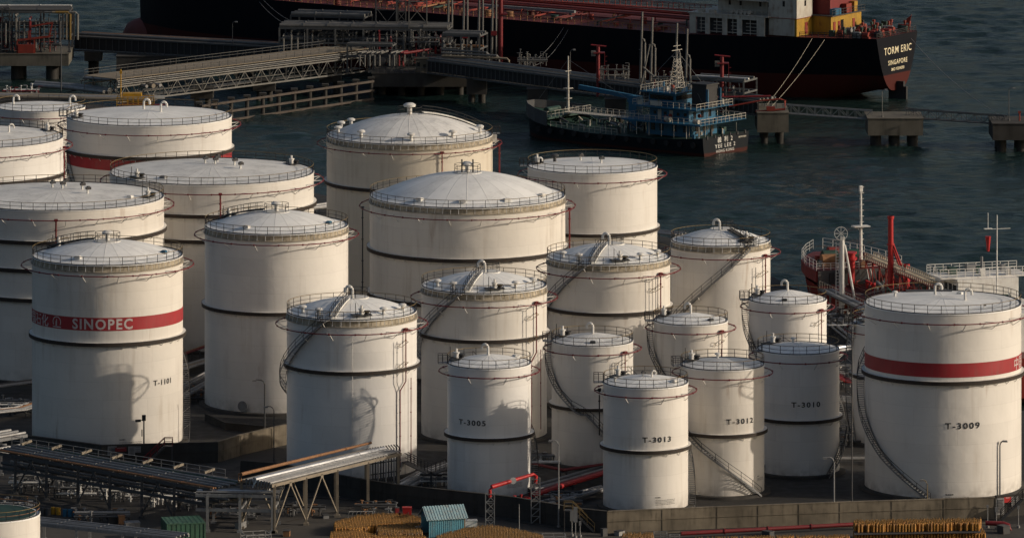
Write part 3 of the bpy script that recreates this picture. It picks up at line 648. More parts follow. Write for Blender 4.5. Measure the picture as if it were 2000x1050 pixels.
N = T('N', 1538, 76.3, 595.5, 16.2, 'small white tank behind the T-3010 tank, near the red ship', GB, dome=1.3, girders=(), ring=1.0)
gooseneck(N, R_(0), .3, 1.1, 2.9); gauge_set(N, R_(-100), N.R - 1.2); edge_gate(N, R_(-88)); hatch(N, R_(-8), N.R - 1.3, .8, M_dgrey); spiral(N, [(-100, 15.8), (-82, 13.0), (-50, 9.5), (-20, 6)], .8); riser(N, R_(52), 6, N.ringz, .07)
Ot = T('O', 1744, 79, 640, 16.2, 'small white tank mostly hidden behind the T-3009 tank, stairs on its left', GB, dome=.8, girders=(9.4,), ring=1.0)
spiral(Ot, [(-66, .4), (-84, 4.8), (-100, 9), (-84, 12), (-70, 15.9)], .8); gauge_set(Ot, R_(-70), Ot.R - 1.3); edge_gate(Ot, R_(-74))
cages(L, R_(31), R_(47), (14.0,)); cages(N, R_(36), R_(51), (13.6,)); cages(M, R_(34), R_(49), (13.8,))
# --- tank at the bottom left corner (dark roof)
X_ = T('X', -22, 100, 1020, 9.0, 'low tank with dark roof and rusty railing cut off at the lower left corner', GB, dome=.02, ring=False, girders=())
MB().lathe([(0, 9.1), (X_.R - .5, 9.06), (X_.R - .5, 9.02)], 48).build('dark_roof_covering', M_dkgreen, X_.root); MB().tube(arc_pts(X_.R - .1, 9.6, n=60), .05, 5, closed=True).build('middle_rail', M_rust, X_.root)
#@@PART2
# ------------------------------------------------------------------ bund walls
def wall_run(name, label, pts, h, m, th=.4, joint=True, base=0.0, cat='wall'):
    """pts: survey pixels along the top edge of the near face"""
    w3 = [P(px, py, h) for px, py in pts]; r = thing(name, label, cat, (w3[0].x, w3[0].y, 0)); mb = MB(); cp = MB()
    n = len(w3); offs = []
    for i in range(n):
        a = w3[max(i - 1, 0)]; b = w3[min(i + 1, n - 1)]; d = (b - a); d.z = 0; d.normalize(); offs.append(Vector((-d.y, d.x, 0)) * th)
    if offs[0].y < 0: offs = [-o for o in offs]
    for i in range(n - 1):
        a, b = w3[i], w3[i + 1]; oa, ob = offs[i], offs[i + 1]
        q = [(a.x, a.y), (b.x, b.y), (b.x + ob.x, b.y + ob.y), (a.x + oa.x, a.y + oa.y)]
        mb.prism(q, base - .3, h)
        cp.prism([(a.x - oa.x * .12, a.y - oa.y * .12), (b.x - ob.x * .12, b.y - ob.y * .12), (b.x + ob.x * 1.12, b.y + ob.y * 1.12), (a.x + oa.x * 1.12, a.y + oa.y * 1.12)], h + .003, h + .10)
        if joint:
            L = (b - a).length; k = max(1, int(L / 5.2)); u = (b - a).normalized(); nn = -oa.normalized()
            for j in range(k + 1): c = a.lerp(b, j / k); mb.beam((c.x + nn.x * .02, c.y + nn.y * .02, 0), (c.x + nn.x * .02, c.y + nn.y * .02, h - .03), .09, .06)
            mb.beam((a.x + nn.x * .05, a.y + nn.y * .05, h * .55), (b.x + nn.x * .05, b.y + nn.y * .05, h * .55), .05, .07)
    wl = mb.build('wall_face', m, r, world=True); cp.build('coping', m, r, world=True)
    return r
wall_run('bund_wall', 'stained concrete wall along the road in front of the T-3013 and T-3009 tanks', [(1186, 999), (1400, 990), (1640, 981), (1944, 971.5)], 2.65, M_conc)
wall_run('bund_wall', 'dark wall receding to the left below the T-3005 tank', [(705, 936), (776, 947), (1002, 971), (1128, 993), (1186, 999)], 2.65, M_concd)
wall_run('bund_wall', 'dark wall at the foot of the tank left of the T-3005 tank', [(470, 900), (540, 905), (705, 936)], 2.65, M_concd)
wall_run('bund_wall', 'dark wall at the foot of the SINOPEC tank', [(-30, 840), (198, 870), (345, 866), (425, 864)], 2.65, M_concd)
wall_run('bund_wall', 'brown concrete wall climbing right behind the thin lamp post to the domed tank', [(425, 864), (470, 850), (530, 836), (562, 829)], 2.65, M_conc)
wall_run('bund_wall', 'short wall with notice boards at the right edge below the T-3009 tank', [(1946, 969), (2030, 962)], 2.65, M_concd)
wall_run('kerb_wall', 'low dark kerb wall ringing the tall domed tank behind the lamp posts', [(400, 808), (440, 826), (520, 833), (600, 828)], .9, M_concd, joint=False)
# notice boards on the walls
def board(px, py, w_, h_, m, label, z=1.9, dirx=(1, 0, 0), lines=0, lm=None):
    p = P(px, py, z); r = thing('notice_board', label, 'sign', tuple(p)); d = Vector(dirx).normalized(); n = Vector((d.y, -d.x, 0))
    ang = math.atan2(d.y, d.x); MB().box((0, 0, 0), (w_, .05, h_), ang).build('panel', m, r)
    if lines:
        mb = MB()
        for k in range(lines):
            z_ = h_ * (.36 - .72 * k / max(1, lines - 1)); L = w_ * random.uniform(.5, .8); mb.box((n.x * .03, n.y * .03, z_), (L, .012, h_ * .07), ang)
        mb.build('print_rows', lm or M_dgrey, r)
    return r
dl = P(1186, 999, 2.65) - P(1128, 993, 2.65); dl.z = 0
board(1141, 1003, 1.3, 1.2, M_grey, 'grey notice board on the dark wall end, left of the red board', dirx=dl, lines=5)
board(1158, 1004, 1.3, .7, M_brightred, 'red notice board on the dark wall beside the T-3013 tank', 2.1, dirx=dl, lines=2, lm=M_white)
board(1175, 1013, 1.1, 2.0, M_grey, 'tall grey notice board at the wall corner by the T-3013 tank', 1.6, dirx=dl, lines=9)
da = P(345, 866, 2.65) - P(198, 870, 2.65); da.z = 0
board(219, 880, 1.2, 1.25, M_grey, 'pale notice board leftmost on the wall under the SINOPEC tank', 1.95, dirx=da, lines=6)
board(236, 877, 1.5, .55, M_redpipe, 'dark red notice board on the wall under the SINOPEC tank', 2.2, dirx=da, lines=1, lm=M_grey)
board(257, 880, .9, 1.2, M_grey, 'pale notice board in the middle of the wall under the SINOPEC tank', 1.95, dirx=da, lines=6)
board(269, 877, .8, .8, M_grey, 'small pale notice board rightmost under the SINOPEC tank', 2.1, dirx=da, lines=3)
db = P(2030, 962, 2.65) - P(1946, 969, 2.65); db.z = 0
board(1953, 988, 1.2, 2.1, M_grey, 'tall grey notice board on the short wall at the right edge', 1.5, dirx=db, lines=9)
board(1968, 975, 1.0, .7, M_brightred, 'small red notice board on the wall at the right edge', 2.2, dirx=db, lines=1, lm=M_white)
board(1982, 978, 1.0, 1.2, M_grey, 'pale square notice board at the far right end of the wall', 1.9, dirx=db, lines=5)
board(1699, 989, .6, .35, M_white, 'tiny white plate on the long stained wall below the T-3009 tank', 1.75, dirx=(1, .04, 0))
bb = board(661, 938, 1.6, 1.0, M_blue, 'blue sign reading D 10 on the dark wall behind the pipe bridge', 1.9, dirx=P(705, 936, 2.65) - P(540, 905, 2.65))
dd = (P(705, 936, 2.65) - P(540, 905, 2.65)).normalized(); text_on('sign_lettering', 'D 10', .8, M_letter, bb, Vector((dd.y, -dd.x, 0)) * .045, (dd.x, dd.y, 0), (0, 0, 1))
# wall stairs
def stile(px, py, label, flip=1, m=M_dgrey, top=None):
    p = P(px, py, 0); r = thing('wall_stair', label, 'stair', tuple(p)); st = MB(); n = 12
    for i in range(n): u = i / (n - 1); st.box((flip * (-2.6 * (1 - u)), -.9, .2 + 2.5 * u), (.3, 1.0, .06))
    for y_ in (-1.4, -.4): st.beam((-2.75 * flip, y_, .05), (0, y_, 2.65), .07, .25)
    st.box((flip * .55, -.9, 2.72), (1.1, 1.1, .07)).beam((flip * 1.0, -1.35, 0), (flip * 1.0, -1.35, 2.7), .1).beam((flip * 1.0, -.45, 0), (flip * 1.0, -.45, 2.7), .1)
    so = st.build('stair_flight', m, r); rl = MB()
    for y_ in (-1.4, -.4): rail_run(rl, [(-2.75 * flip, y_, .1), (0, y_, 2.7), (1.05 * flip, y_, 2.7)], 1.1, 1.3, .04)
    rl.build('stair_railing', top or M_redpipe, so); return r
stile(322, 908, 'stair with red rail over the wall at the SINOPEC tank', 1)
stile(1118, 1035, 'dark stair with yellow rail over the wall left of the notice boards', -1, top=M_railtop)
stile(1996, 1012, 'dark stair over the wall at the right edge of the picture', 1, top=M_rail)
# ------------------------------------------------------------------ pipework
def bundle(label, pts, n, sp, r, ms, z=1.0, supports=True, name='pipe_run', cat='pipes'):
    """parallel pipes along survey pixels at ground level"""
    w3 = [P(px, py, 0) for px, py in pts]; r0 = thing(name, label, cat, tuple(w3[0])); k = len(w3)
    for j in range(n):
        pp = []
        for i in range(k):
            a = w3[max(i - 1, 0)]; b = w3[min(i + 1, k - 1)]; d = (b - a).normalized(); nn = Vector((-d.y, d.x, 0)); pp.append(w3[i] + nn * ((j - (n - 1) / 2) * sp) + Vector((0, 0, z)))
        rr = r * random.choice((.7, 1.0, 1.0, 1.25)); MB().tube(pp, rr, 8).build('pipe', ms[j % len(ms)], r0, True, True)
    if supports:
        sb = MB()
        for a, b in zip(w3[:-1], w3[1:]):
            d = (b - a); L = d.length; d.normalize(); nn = Vector((-d.y, d.x, 0)); q = max(1, int(L / 6))
            for i in range(q + 1):
                c = a.lerp(b, i / q); hw = n * sp / 2 + .2; sb.beam(c - nn * hw + Vector((0, 0, z - r - .1)), c + nn * hw + Vector((0, 0, z - r - .1)), .16)
                for s_ in (-1, 1): sb.beam(c + nn * hw * s_ * .9, c + nn * hw * s_ * .9 + Vector((0, 0, z - r)), .16)
        sb.build('pipe_support', M_dgrey, r0, world=True)
    return r0
g_ = [M_grey, M_duct, M_dgrey]
bundle('grey pipes crossing the dark yard between the T-3005 and T-3013 tanks', [(1035, 968), (1100, 950), (1185, 925)], 4, .7, .18, g_, .9)
bundle('thick grey pipes lowest in the gap left of the T-3013 tank', [(1040, 1000), (1185, 962)], 3, .9, .25, [M_duct, M_grey], .8)
bundle('bright red pipes running up to the T-3013 tank from the pipe gate', [(1040, 985), (1110, 962), (1190, 938)], 2, .55, .26, [M_brightred, M_redpipe], 1.3)
bundle('thin red pipes behind the grey ones beside the T-3013 tank', [(1040, 925), (1100, 938), (1190, 925)], 2, .5, .12, [M_redpipe], 1.4)
bundle('pale pipes in shade right of the big pipe bridge', [(770, 968), (830, 935), (885, 915)], 4, .8, .25, [M_duct, M_grey, M_alu], .7)
bundle('long grey pipes on low supports between the SINOPEC tank and the tall domed tank', [(340, 790), (420, 745)], 5, .8, .22, g_, 1.2)
bundle('red pipes rising between the SINOPEC tank and the tall domed tank', [(345, 716), (420, 690)], 2, .5, .16, [M_redpipe, M_rust], 1.6)
bundle('pale walkway pipes higher in the gap right of the SINOPEC tank', [(345, 735), (420, 712)], 3, .7, .2, [M_duct, M_beige], 1.0)
bundle('grey pipes at the left edge below the wide flat tank', [(-20, 818), (40, 812), (75, 800)], 4, .8, .2, [M_duct, M_grey, M_rust], 1.0)
bundle('dark pipes nearest the wall at the left edge', [(-20, 775), (75, 762)], 3, .8, .2, g_, 1.4)
bundle('grey pipe bank between the T-3010 and T-3009 tanks', [(1625, 905), (1700, 905)], 3, .9, .22, g_, .8)
bundle('grey pipes farther back between the T-3010 and T-3009 tanks', [(1600, 792), (1700, 800)], 5, .9, .2, [M_duct, M_grey], 1.2)
bundle('red pipes in the gap left of the T-3009 tank', [(1600, 730), (1655, 760), (1700, 775)], 2, .8, .2, [M_brightred, M_redpipe], 1.3)
bundle('pale pipes between the small tank and the quay, right of it', [(1608, 700), (1690, 690)], 4, 1.0, .2, [M_duct, M_grey, M_alu], 1.2)
bundle('dark pipes at the quay edge behind the small unnumbered tank', [(1608, 628), (1650, 650), (1700, 690)], 6, .9, .2, g_, 1.2)
bundle('grey pipes on the shore behind the tallest flat-roofed tank', [(1275, 470), (1330, 476)], 4, .9, .2, [M_duct, M_grey], 1.6)
bundle('grey shore pipes in the slot left of the stained domed tank', [(600, 424), (660, 415)], 4, 1.0, .25, [M_grey, M_duct], 1.5)
bundle('thick pale pipes on the far left shore below the jetty head', [(70, 176), (150, 182), (215, 190)], 3, 1.6, .55, [M_duct, M_grey], 1.2)
bundle('long pale duct leading from the left shore to the approach bridge', [(-20, 196), (120, 199), (300, 203)], 4, 1.4, .35, [M_beige, M_grey, M_duct], 1.0)
bundle('row of pale pipes beside the bridge foot on the shore', [(170, 172), (235, 176), (300, 190)], 3, 1.5, .45, [M_duct, M_beige], 2.2)
def manifold(label, px, py, w_, d_, seed, ms, n=26, h=1.8, name='valve_manifold'):
    rnd = random.Random(seed); p = P(px, py, 0); r = thing(name, label, 'pipework', tuple(p))
    for k in range(4):
        y = d_ * (k / 3 - .5); z = rnd.uniform(.4, h * .8); MB().tube([(-w_ / 2, y, z), (w_ / 2, y, z)], rnd.uniform(.09, .2), 7).build('header_pipe', ms[k % len(ms)], r, True)
    for k in range(n):
        x = rnd.uniform(-.5, .5) * w_; y = d_ * (rnd.randrange(4) / 3 - .5); z = rnd.uniform(.6, h); a = rnd.choice((.06, .09, .12)); mb = MB()
        mb.cyl((x, y), a, 0, z, 7); mb.cyl((x, y), a * 2.3, z * .45, z * .45 + .12, 8)
        if rnd.random() < .6: mb.tube([(x, y, z), (x, y, z + .1)], .22, 8)
        else: mb.tube([(x, y, z), (x + rnd.choice((-.7, .7)), y, z)], a, 6)
        mb.build('valve', rnd.choice(ms), r, True)
    return r
wm = [M_white, M_grey, M_dgrey, M_duct]
for i, (px, py, lb) in enumerate(((60, 955, 'tangle of pale valves under the left end of the long pipe rack'), (150, 965, 'valve cluster under the rack above the yellow drums'), (235, 972, 'valve cluster under the rack above the blue drums'), (320, 982, 'valve cluster under the rack behind the green container'), (400, 990, 'valve cluster under the right end of the long pipe rack'))):
    manifold(lb, px, py, 5.4, 5, 20 + i, wm, 34)
manifold('dark valve cluster on the shore at the far upper left', 40, 185, 7, 5, 31, [M_grey, M_redpipe, M_dgrey, M_white], 20)
manifold('dense pipework at the quay behind the small tanks, left of the grey walkway', 1632, 640, 5, 12, 33, wm + [M_rust], 50, 2.6)
manifold('dense pipework between the small tank and the red ship, nearer the tanks', 1640, 745, 5, 9, 34, wm, 30, 2.0)
manifold('valves between the T-3012 and T-3010 tanks', 1385, 968, 3, 2, 35, wm, 9, 1.4)
manifold('dark valves left of the base of the T-3013 tank', 1065, 905, 4, 5, 36, wm, 20, 1.6)
manifold('valves in the shade between the pipe bridge and the T-3005 tank', 850, 945, 4, 6, 37, wm, 16, 1.5)
manifold('valves at the left edge beside the SINOPEC tank', 20, 800, 5, 4, 38, wm, 18, 1.8)
for i, (px, py, w_, d_, n_, lb) in enumerate(((30, 1000, 5, 5, 26, 'dark valves under the left end of the rack behind the corner tank'), (200, 1018, 7, 3, 22, 'low pipes on the ground between the drums and the green container'), (455, 1010, 6, 6, 26, 'pipes under the short cross rack'), (590, 1004, 6, 3, 14, 'thick low pipes under the big pipe bridge'), (735, 1000, 5, 3, 16, 'dark valves at the right foot of the pipe bridge'), (930, 905, 5, 8, 18, 'valves hidden behind the T-3005 tank base'), (1100, 985, 5, 6, 26, 'cluster of pipes between the lamp post and the T-3013 tank'), (1650, 860, 4, 8, 26, 'pipe cluster in the gap left of the T-3009 tank'), (385, 775, 3, 8, 20, 'pipe cluster between the SINOPEC tank and the tall domed tank'))):
    manifold(lb, px, py, w_, d_, 100 + i, [M_dgrey, M_grey, M_duct, M_dgrey, M_rust], n_, 1.6)
manifold('red fire valve rack behind the pipe gate', 1022, 1004, 2.6, 1.4, 39, [M_brightred, M_redpipe], 14, 2.4, 'fire_valve_rack')
MBs = P(1022, 1004, 0)
# low red pipes seen in front of the walls
def red_line(label, px0, py0, px1, py1, z=.7, r=.26, m=M_redpipe, drop=True):
    a, b = P(px0, py0, 0), P(px1, py1, 0); ro = thing('red_pipeline', label, 'pipe', tuple(a)); up = Vector((0, 0, z)); d = (b - a).normalized()
    pts = [a + up, b + up] + ([b + up + d * .6 + Vector((0, 0, -.2)), b + d * .8 + Vector((0, 0, -.1))] if drop else [])
    mb = MB().tube(pts, r, 10); n = int((b - a).length / 5)
    for i in range(1, n): c = a.lerp(b, i / n) + up; mb.tube([c - d * .08, c + d * .08], r * 1.45, 10)
    mb.build('pipe', m, ro, True, True); return ro
red_line('long red pipe along the foot of the stained wall below the T-3012 tank', 1330, 1052, 1668, 1034)
red_line('short red pipe with downturned end right of the stacked bottles', 1925, 1033, 1960, 1034, .8, .3)
# ------------------------------------------------------------------ pipe racks
def rack(name, label, A, B, width, h, nb, pipes, m=M_dgrey, tiers=(0.0,), brace=(), lower=True, cat='pipe rack', ext=(0.0, 0.0), endbend=None):
    A = Vector(A); B = Vector(B); d = (B - A); L = d.length; d.normalize(); nn = Vector((-d.y, d.x, 0)) * width
    if nn.y < 0: nn = -nn
    r = thing(name, label, cat, tuple(A)); Z = Vector((0, 0, 1))
    for i in range(nb):
        c = A.lerp(B, i / (nb - 1))
        for o in (Vector(), nn): MB().beam(c + o, c + o + Z * h, .34, .3).box(c + o + Z * .15, (.7, .7, .3)).build('column', m, r, world=True)
        bm = MB()
        for t_ in tiers: bm.beam(c + Z * (h - t_), c + nn + Z * (h - t_), .26, .32)
        bm.build('cross_beam', m, r, world=True)
    for t_ in tiers:
        for o in (Vector(), nn): MB().beam(A + o + Z * (h - .02 - t_) - d * ext[0], B + o + Z * (h - .02 - t_) + d * ext[1], .2, .38).build('side_beam', m, r, world=True)
    for i in brace:
        c0 = A.lerp(B, i / (nb - 1)); c1 = A.lerp(B, (i + 1) / (nb - 1)); mid_ = c0.lerp(c1, .5) + Z * (h - .3)
        for o in (Vector(), nn): MB().beam(c0 + o + Z * .5, mid_ + o, .16).beam(c1 + o + Z * .5, mid_ + o, .16).box(mid_ + o, (.5, .2, .5), math.atan2(d.y, d.x)).build('brace', m, r, world=True)
    for (u, dz, rr, pm) in pipes:
        o = nn * u + Z * (h + dz); p0 = A + o - d * ext[0]; p1 = B + o + d * ext[1]; pts = [p0, p1]
        if endbend: pts = ([p0 + Z * endbend[0]] if endbend[0] else []) + pts + ([p1 + Z * endbend[1]] if endbend[1] else [])
        mb = MB().tube(pts, rr, 8); n = int(L / 4.5)
        for i in range(1, n): c = p0.lerp(p1, i / n); mb.tube([c - d * .07, c + d * .07], rr * 1.3, 8)
        mb.build('pipe', pm, r, True, True)
    return r
rack('pipe_rack', 'long dark pipe rack across the lower left, rusty pipes on its near edge', P(30, 966), P(404, 1034), 6.5, 5.0, 7,
     [(.03, .35, .12, M_rust), (.09, .33, .10, M_rust), (.18, .28, .12, M_dgrey), (.27, .3, .16, M_grey), (.36, .3, .16, M_dgrey), (.46, .3, .18, M_grey), (.56, .3, .14, M_dgrey), (.66, .3, .16, M_grey), (.78, .3, .14, M_dkgreen), (.9, .3, .12, M_grey), (.2, -1.5, .2, M_dgrey), (.45, -1.5, .16, M_grey), (.7, -1.5, .2, M_dgrey)], brace=(0, 2, 4), tiers=(0, 1.8), ext=(4, 1))
rl = thing('rack_walkway', 'walkway with grey railing along the back of the long pipe rack', 'walkway', tuple(P(30, 966) + Vector((0, 0, 5.4))))
a = P(30, 966) + Vector((-1, 7.2, 5.3)); b = P(404, 1034) + Vector((2, 7.2, 5.3)); mb = MB(); rail_run(mb, [a, b], 1.0, 2.2, .035); mb.build('walkway_railing', M_grey, rl, world=True)
MB().beam(a + Vector((0, -.45, 0)), b + Vector((0, -.45, 0)), .9, .08).build('walkway_deck', M_dgrey, rl, world=True)
for i in range(7): c = a.lerp(b, (i + .5) / 7); MB().beam(c + Vector((-.6, -1.2, .5)), c + Vector((.6, .1, .75)), .22, .3).build('cable_tray_hood', M_beige, rl, world=True)
BR0, BR1 = P(536, 1040), P(778, 978)
rack('pipe_bridge', 'big pipe bridge with bright silver pipe climbing right to the white tank', BR0, BR1, 5.2, 6.0, 5,
     [(.06, .3, .13, M_duct), (.14, .3, .13, M_duct), (.22, .3, .15, M_grey), (.31, .3, .15, M_duct), (.41, .32, .17, M_duct), (.52, .42, .27, M_alu), (.66, .3, .15, M_duct), (.76, .3, .15, M_grey), (.92, .95, .16, M_rust), (1.0, .9, .09, M_rust)], m=M_beige, brace=(0, 1), ext=(.6, .6), endbend=(-.9, 0))
rack('pipe_rack', 'short cross rack with pale beams joining the long rack and the pipe bridge', P(405, 1038), P(532, 1040), 6, 4.6, 3,
     [(.1, .3, .13, M_grey), (.3, .3, .16, M_alu), (.5, .3, .14, M_duct), (.7, .3, .14, M_grey), (.9, .3, .13, M_duct)], m=M_grey, tiers=(0, 1.8), brace=(), ext=(1.5, .8))
# pipe comb hanging at the right end of the bridge
cb = thing('pipe_comb', 'dark bank of vertical pipes dropping from the right end of the pipe bridge', 'pipes', tuple(P(735, 972)))
c0 = P(722, 975); c1 = P(779, 966); c0.y += 3; c1.y += 3
for i in range(12):
    c = c0.lerp(c1, i / 11); MB().tube([c + Vector((0, 0, 0)), c + Vector((0, 0, 5.6)), c + Vector((-.4, .3, 6.0))], .09, 6).build('vertical_pipe', M_dgrey if i % 3 else M_duct, cb, True, True)
mb = MB()
for z_ in (1.2, 2.6, 4.0, 5.2): mb.beam(c0 + Vector((-.2, .1, z_)), c1 + Vector((.2, .1, z_)), .1, .14)
mb.build('comb_frame', M_dgrey, cb, world=True)
rack('pipe_rack', 'pale pipe rack at the very bottom left beside the corner tank', P(60, 1062), P(330, 1092), 3, 2.6, 4, [(.05, .2, .12, M_duct), (.35, .2, .15, M_grey), (.65, .2, .12, M_duct), (.95, .2, .15, M_grey)], m=M_grey, ext=(2, 1))
rack('pipe_rack', 'upper left pipe rack with pale rails ending over the long dark rack', P(-30, 948), P(42, 935), 4, 5.6, 2, [(.1, .3, .2, M_duct), (.45, .3, .2, M_grey), (.8, .3, .2, M_duct), (.3, -1.4, .2, M_duct)], m=M_grey, tiers=(0, 1.7), ext=(1, 1))
# platform with railing between bridge and T-3005
pf = thing('access_platform', 'dark access platform with railings left of the T-3005 tank', 'platform', tuple(P(830, 945)))
a = P(790, 930); b = P(842, 955); c = P(884, 940); zz = Vector((0, 0, 2.0)); mb = MB(); mb.beam(a + zz, b + zz, 1.1, .12).beam(b + zz, c + zz, 1.1, .12)
for q in (a, b, c): mb.beam(q, q + zz, .22)
mb.build('platform_deck', M_dgrey, pf, world=True); mb = MB(); rail_run(mb, [a + zz, b + zz, c + zz], 1.1, 1.3, .035); rail_run(mb, [a + zz + Vector((.3, .9, 0)), b + zz + Vector((0, 1.3, 0)), c + zz + Vector((-.3, .9, 0))], 1.1, 1.3, .035); mb.build('platform_railing', M_rail, pf, world=True)
# red fire-water goalpost over the road
gp = thing('pipe_gate', 'red pipe arch on two steel lattice posts in front of the T-3005 tank', 'pipe gate', tuple(P(956, 1030)))
pa, pb = P(957, 1031), P(1046, 1020)
for q, hh in ((pa, 4.4), (pb, 5.6)):
    mb = MB(); s_ = .55
    cs = [q + Vector((x, y, 0)) for x, y in ((-s_, -s_), (s_, -s_), (s_, s_), (-s_, s_))]
    for c in cs: mb.beam(c, c + Vector((0, 0, hh)), .12)
    n = int(hh / .9)
    for k in range(n):
        for i in range(4): mb.beam(cs[i] + Vector((0, 0, k * hh / n)), cs[(i + 1) % 4] + Vector((0, 0, (k + 1) * hh / n)), .08); mb.beam(cs[i] + Vector((0, 0, (k + 1) * hh / n)), cs[(i + 1) % 4] + Vector((0, 0, (k + 1) * hh / n)), .07)
    mb.build('lattice_post', M_duct, gp, world=True)
MB().tube([pa + Vector((0, 0, 3.9)), PY(957, 956, pa.y), PY(960, 950, pa.y), PY(1042, 925, pb.y), PY(1047, 929, pb.y), pb + Vector((0, 0, 5.0))], .2, 10).build('arch_pipe', M_brightred, gp, True, True)
cc = PY(1002, 937, (pa.y + pb.y) / 2); MB().tube([cc + Vector((0, -.35, 0)), cc + Vector((0, -.28, 0))], .42, 16).build('round_height_sign', M_white, gp, True, True)
# ------------------------------------------------------------------ lamps, masts
def lamp(px, py, h, label, arm=1.2, m=M_grey, head=True, r=.09, cat='street lamp', name='street_lamp', side=1):
    p = P(px, py, 0); ro = thing(name, label, cat, tuple(p)); pts = [(0, 0, 0), (0, 0, h - .6)]
    if arm: pts += [(side * .15, 0, h - .2), (side * .45, 0, h), (side * arm, 0, h + .05)]
    else: pts += [(0, 0, h)]
    MB().tube(pts, [r * 1.3] + [r] * (len(pts) - 2) + [r * .7], 8).cyl((0, 0), .22, 0, .3, 10).build('pole', m, ro, True)
    if head and arm: MB().box((side * (arm + .15), 0, h - .02), (.55, .25, .13)).box((side * (arm + .2), 0, h - .14), (.55, .22, .1)).build('lamp_head', M_duct, ro)
    return ro
lamp(517, 872, 9.0, 'curved lamp post in front of the tall domed tank', 1.2, M_dgrey, side=-1)
lamp(535, 905, 7.6, 'thin bare lamp post right of the curved lamp post', .9, M_dgrey, side=-1, r=.06)
lamp(1091, 1030, 11.0, 'tall thin lamp post beside the red pipes left of the T-3013 tank', .8, side=-1, r=.08)
lamp(1629, 1021, 8.3, 'lamp post with white head before the T-3010 tank', 1.0, M_grey, side=-1)
lamp(1664, 1018, 24.6, 'very tall slim mast in the gap left of the T-3009 tank', 0, M_dgrey, r=.07, name='mast', cat='mast')
lamp(1953, 972, 7.4, 'pale lamp post in front of the right side of the T-3009 tank', .5, M_grey, side=1)
lamp(1811, 985, 3.2, 'short yellowish lamp at the foot of the T-3009 stair', .5, M_railtop, side=-1, r=.06)
lamp(1014, 1040, 3.6, 'short pole with pale box by the road under the red valves', 0, M_duct, r=.05, name='marker_post', cat='post')
cm = lamp(281, 905, 6.3, 'dark camera post before the wall of the SINOPEC tank', 0, M_dgrey, name='camera_post', cat='camera post')
MB().box((0, 0, 6.1), (.5, .4, .75)).box((-.75, -.2, 5.75), (.7, .3, .3), .3).beam((-.5, 0, 5.8), (0, 0, 5.8), .08).box((-.25, 0, 4.1), (.12, .2, .9)).build('camera', M_blkpaint, cm)
for px, py, h, lb, bx_ in ((1117, 1046, 3.2, 'road sign post with pale box, left one of the pair by the stair', (.45, .12, 1.3)), (1124, 1050, 3.9, 'road sign post with pale tall panel, right one by the stair', (.5, .12, 1.9)), (1133, 1048, 2.0, 'low grey post right of the two sign posts', (.3, .2, .5)), (1929, 1030, 2.9, 'thin post with small sign by the bottles at right', (.3, .1, .3)), (1946, 1033, 2.8, 'thin post with dark box below the notice boards at right', (.35, .15, .6)), (1989, 1030, 2.8, 'thin post at the right edge below the stair', (.3, .1, .4))):
    o = lamp(px, py, h, lb, 0, M_duct, r=.05, name='sign_post', cat='sign post'); MB().box((0, -.08, h - bx_[2] / 2), bx_).build('sign_panel', M_grey, o)
# ------------------------------------------------------------------ yard objects
def container(px, py, L, w_, h, rz, label, m, roofm, name='shipping_container'):
    p = P(px, py, 0); r = thing(name, label, 'container', tuple(p), rz); mb = MB(); n = int(L / .28)
    for s_, y in ((-1, 0), (1, w_)):
        for i in range(n):
            x0 = L * i / n; dx = L / n; d = .05 if i % 2 else 0; mb.bx(x0, x0 + dx, y - (.03 if s_ < 0 else .03) + (d if s_ < 0 else -d), y + .03 + (d if s_ < 0 else -d), .15, h - .12)
    n2 = int(w_ / .28)
    for x in (0, L):
        for i in range(n2): d = .05 if i % 2 else 0; y0 = w_ * i / n2; mb.bx(x - .03 + (d if x == 0 else -d), x + .03 + (d if x == 0 else -d), y0, y0 + w_ / n2, .15, h - .12)
    mb.build('corrugated_side', m, r)
    fr = MB()
    for x in (0, L):
        for y in (0, w_): fr.bx(x - .09, x + .09, y - .09, y + .09, 0, h)
    for y in (0, w_): fr.bx(.09, L - .09, y - .08, y + .08, h - .14, h); fr.bx(.09, L - .09, y - .08, y + .08, 0.02, .16)
    for x in (0, L): fr.bx(x - .08, x + .08, .09, w_ - .09, h - .14, h); fr.bx(x - .08, x + .08, .09, w_ - .09, .02, .16)
    fr.build('frame', m, r); rf = MB()
    for i in range(n): x0 = L * i / n; rf.bx(x0, x0 + L / n, .05, w_ - .05, h - .08 + (.03 if i % 2 else 0), h - .03 + (.03 if i % 2 else 0))
    rf.build('roof', roofm, r); return r
ct = container(327, 1062, 4.7, 4.6, 2.55, R_(12), 'green corrugated container at the bottom left under the pipe rack', M_green, M_green)
# drums
def drum(px, py, m, label, grp):
    r = thing('oil_drum', label, 'drum', tuple(P(px, py, 0)), 0, grp)
    MB().lathe([(0, 0), (.3, 0), (.3, .28), (.32, .3), (.3, .32), (.3, .6), (.32, .62), (.3, .64), (.3, .9), (.28, .9), (.28, .88), (0, .88)], 20).build('drum_body', m, r, True)
    MB().cyl((.12, -.1), .05, .88, .92, 8).build('bung', M_dgrey, r); return r
for k in r'012': pass
drum(104, 1003, M_yellow, 'yellow drum, left one of two, under the long pipe rack', 'drums'); drum(114, 1004, M_yellow, 'yellow drum touching the blue drums side of the row', 'drums')
for i, px in enumerate((127, 137, 147)): drum(px, 1007 + i * .6, M_blue, ('blue drum next to the yellow ones', 'blue drum in the middle of three', 'blue drum at the right end of the row')[i], 'drums')
for i, (px, py, lb) in enumerate(((84, 1004, 'dark drum left of the yellow drums'), (94, 1005, 'dark drum nearest the yellow drums'))): drum(px, py, M_dgrey, lb, 'drums')
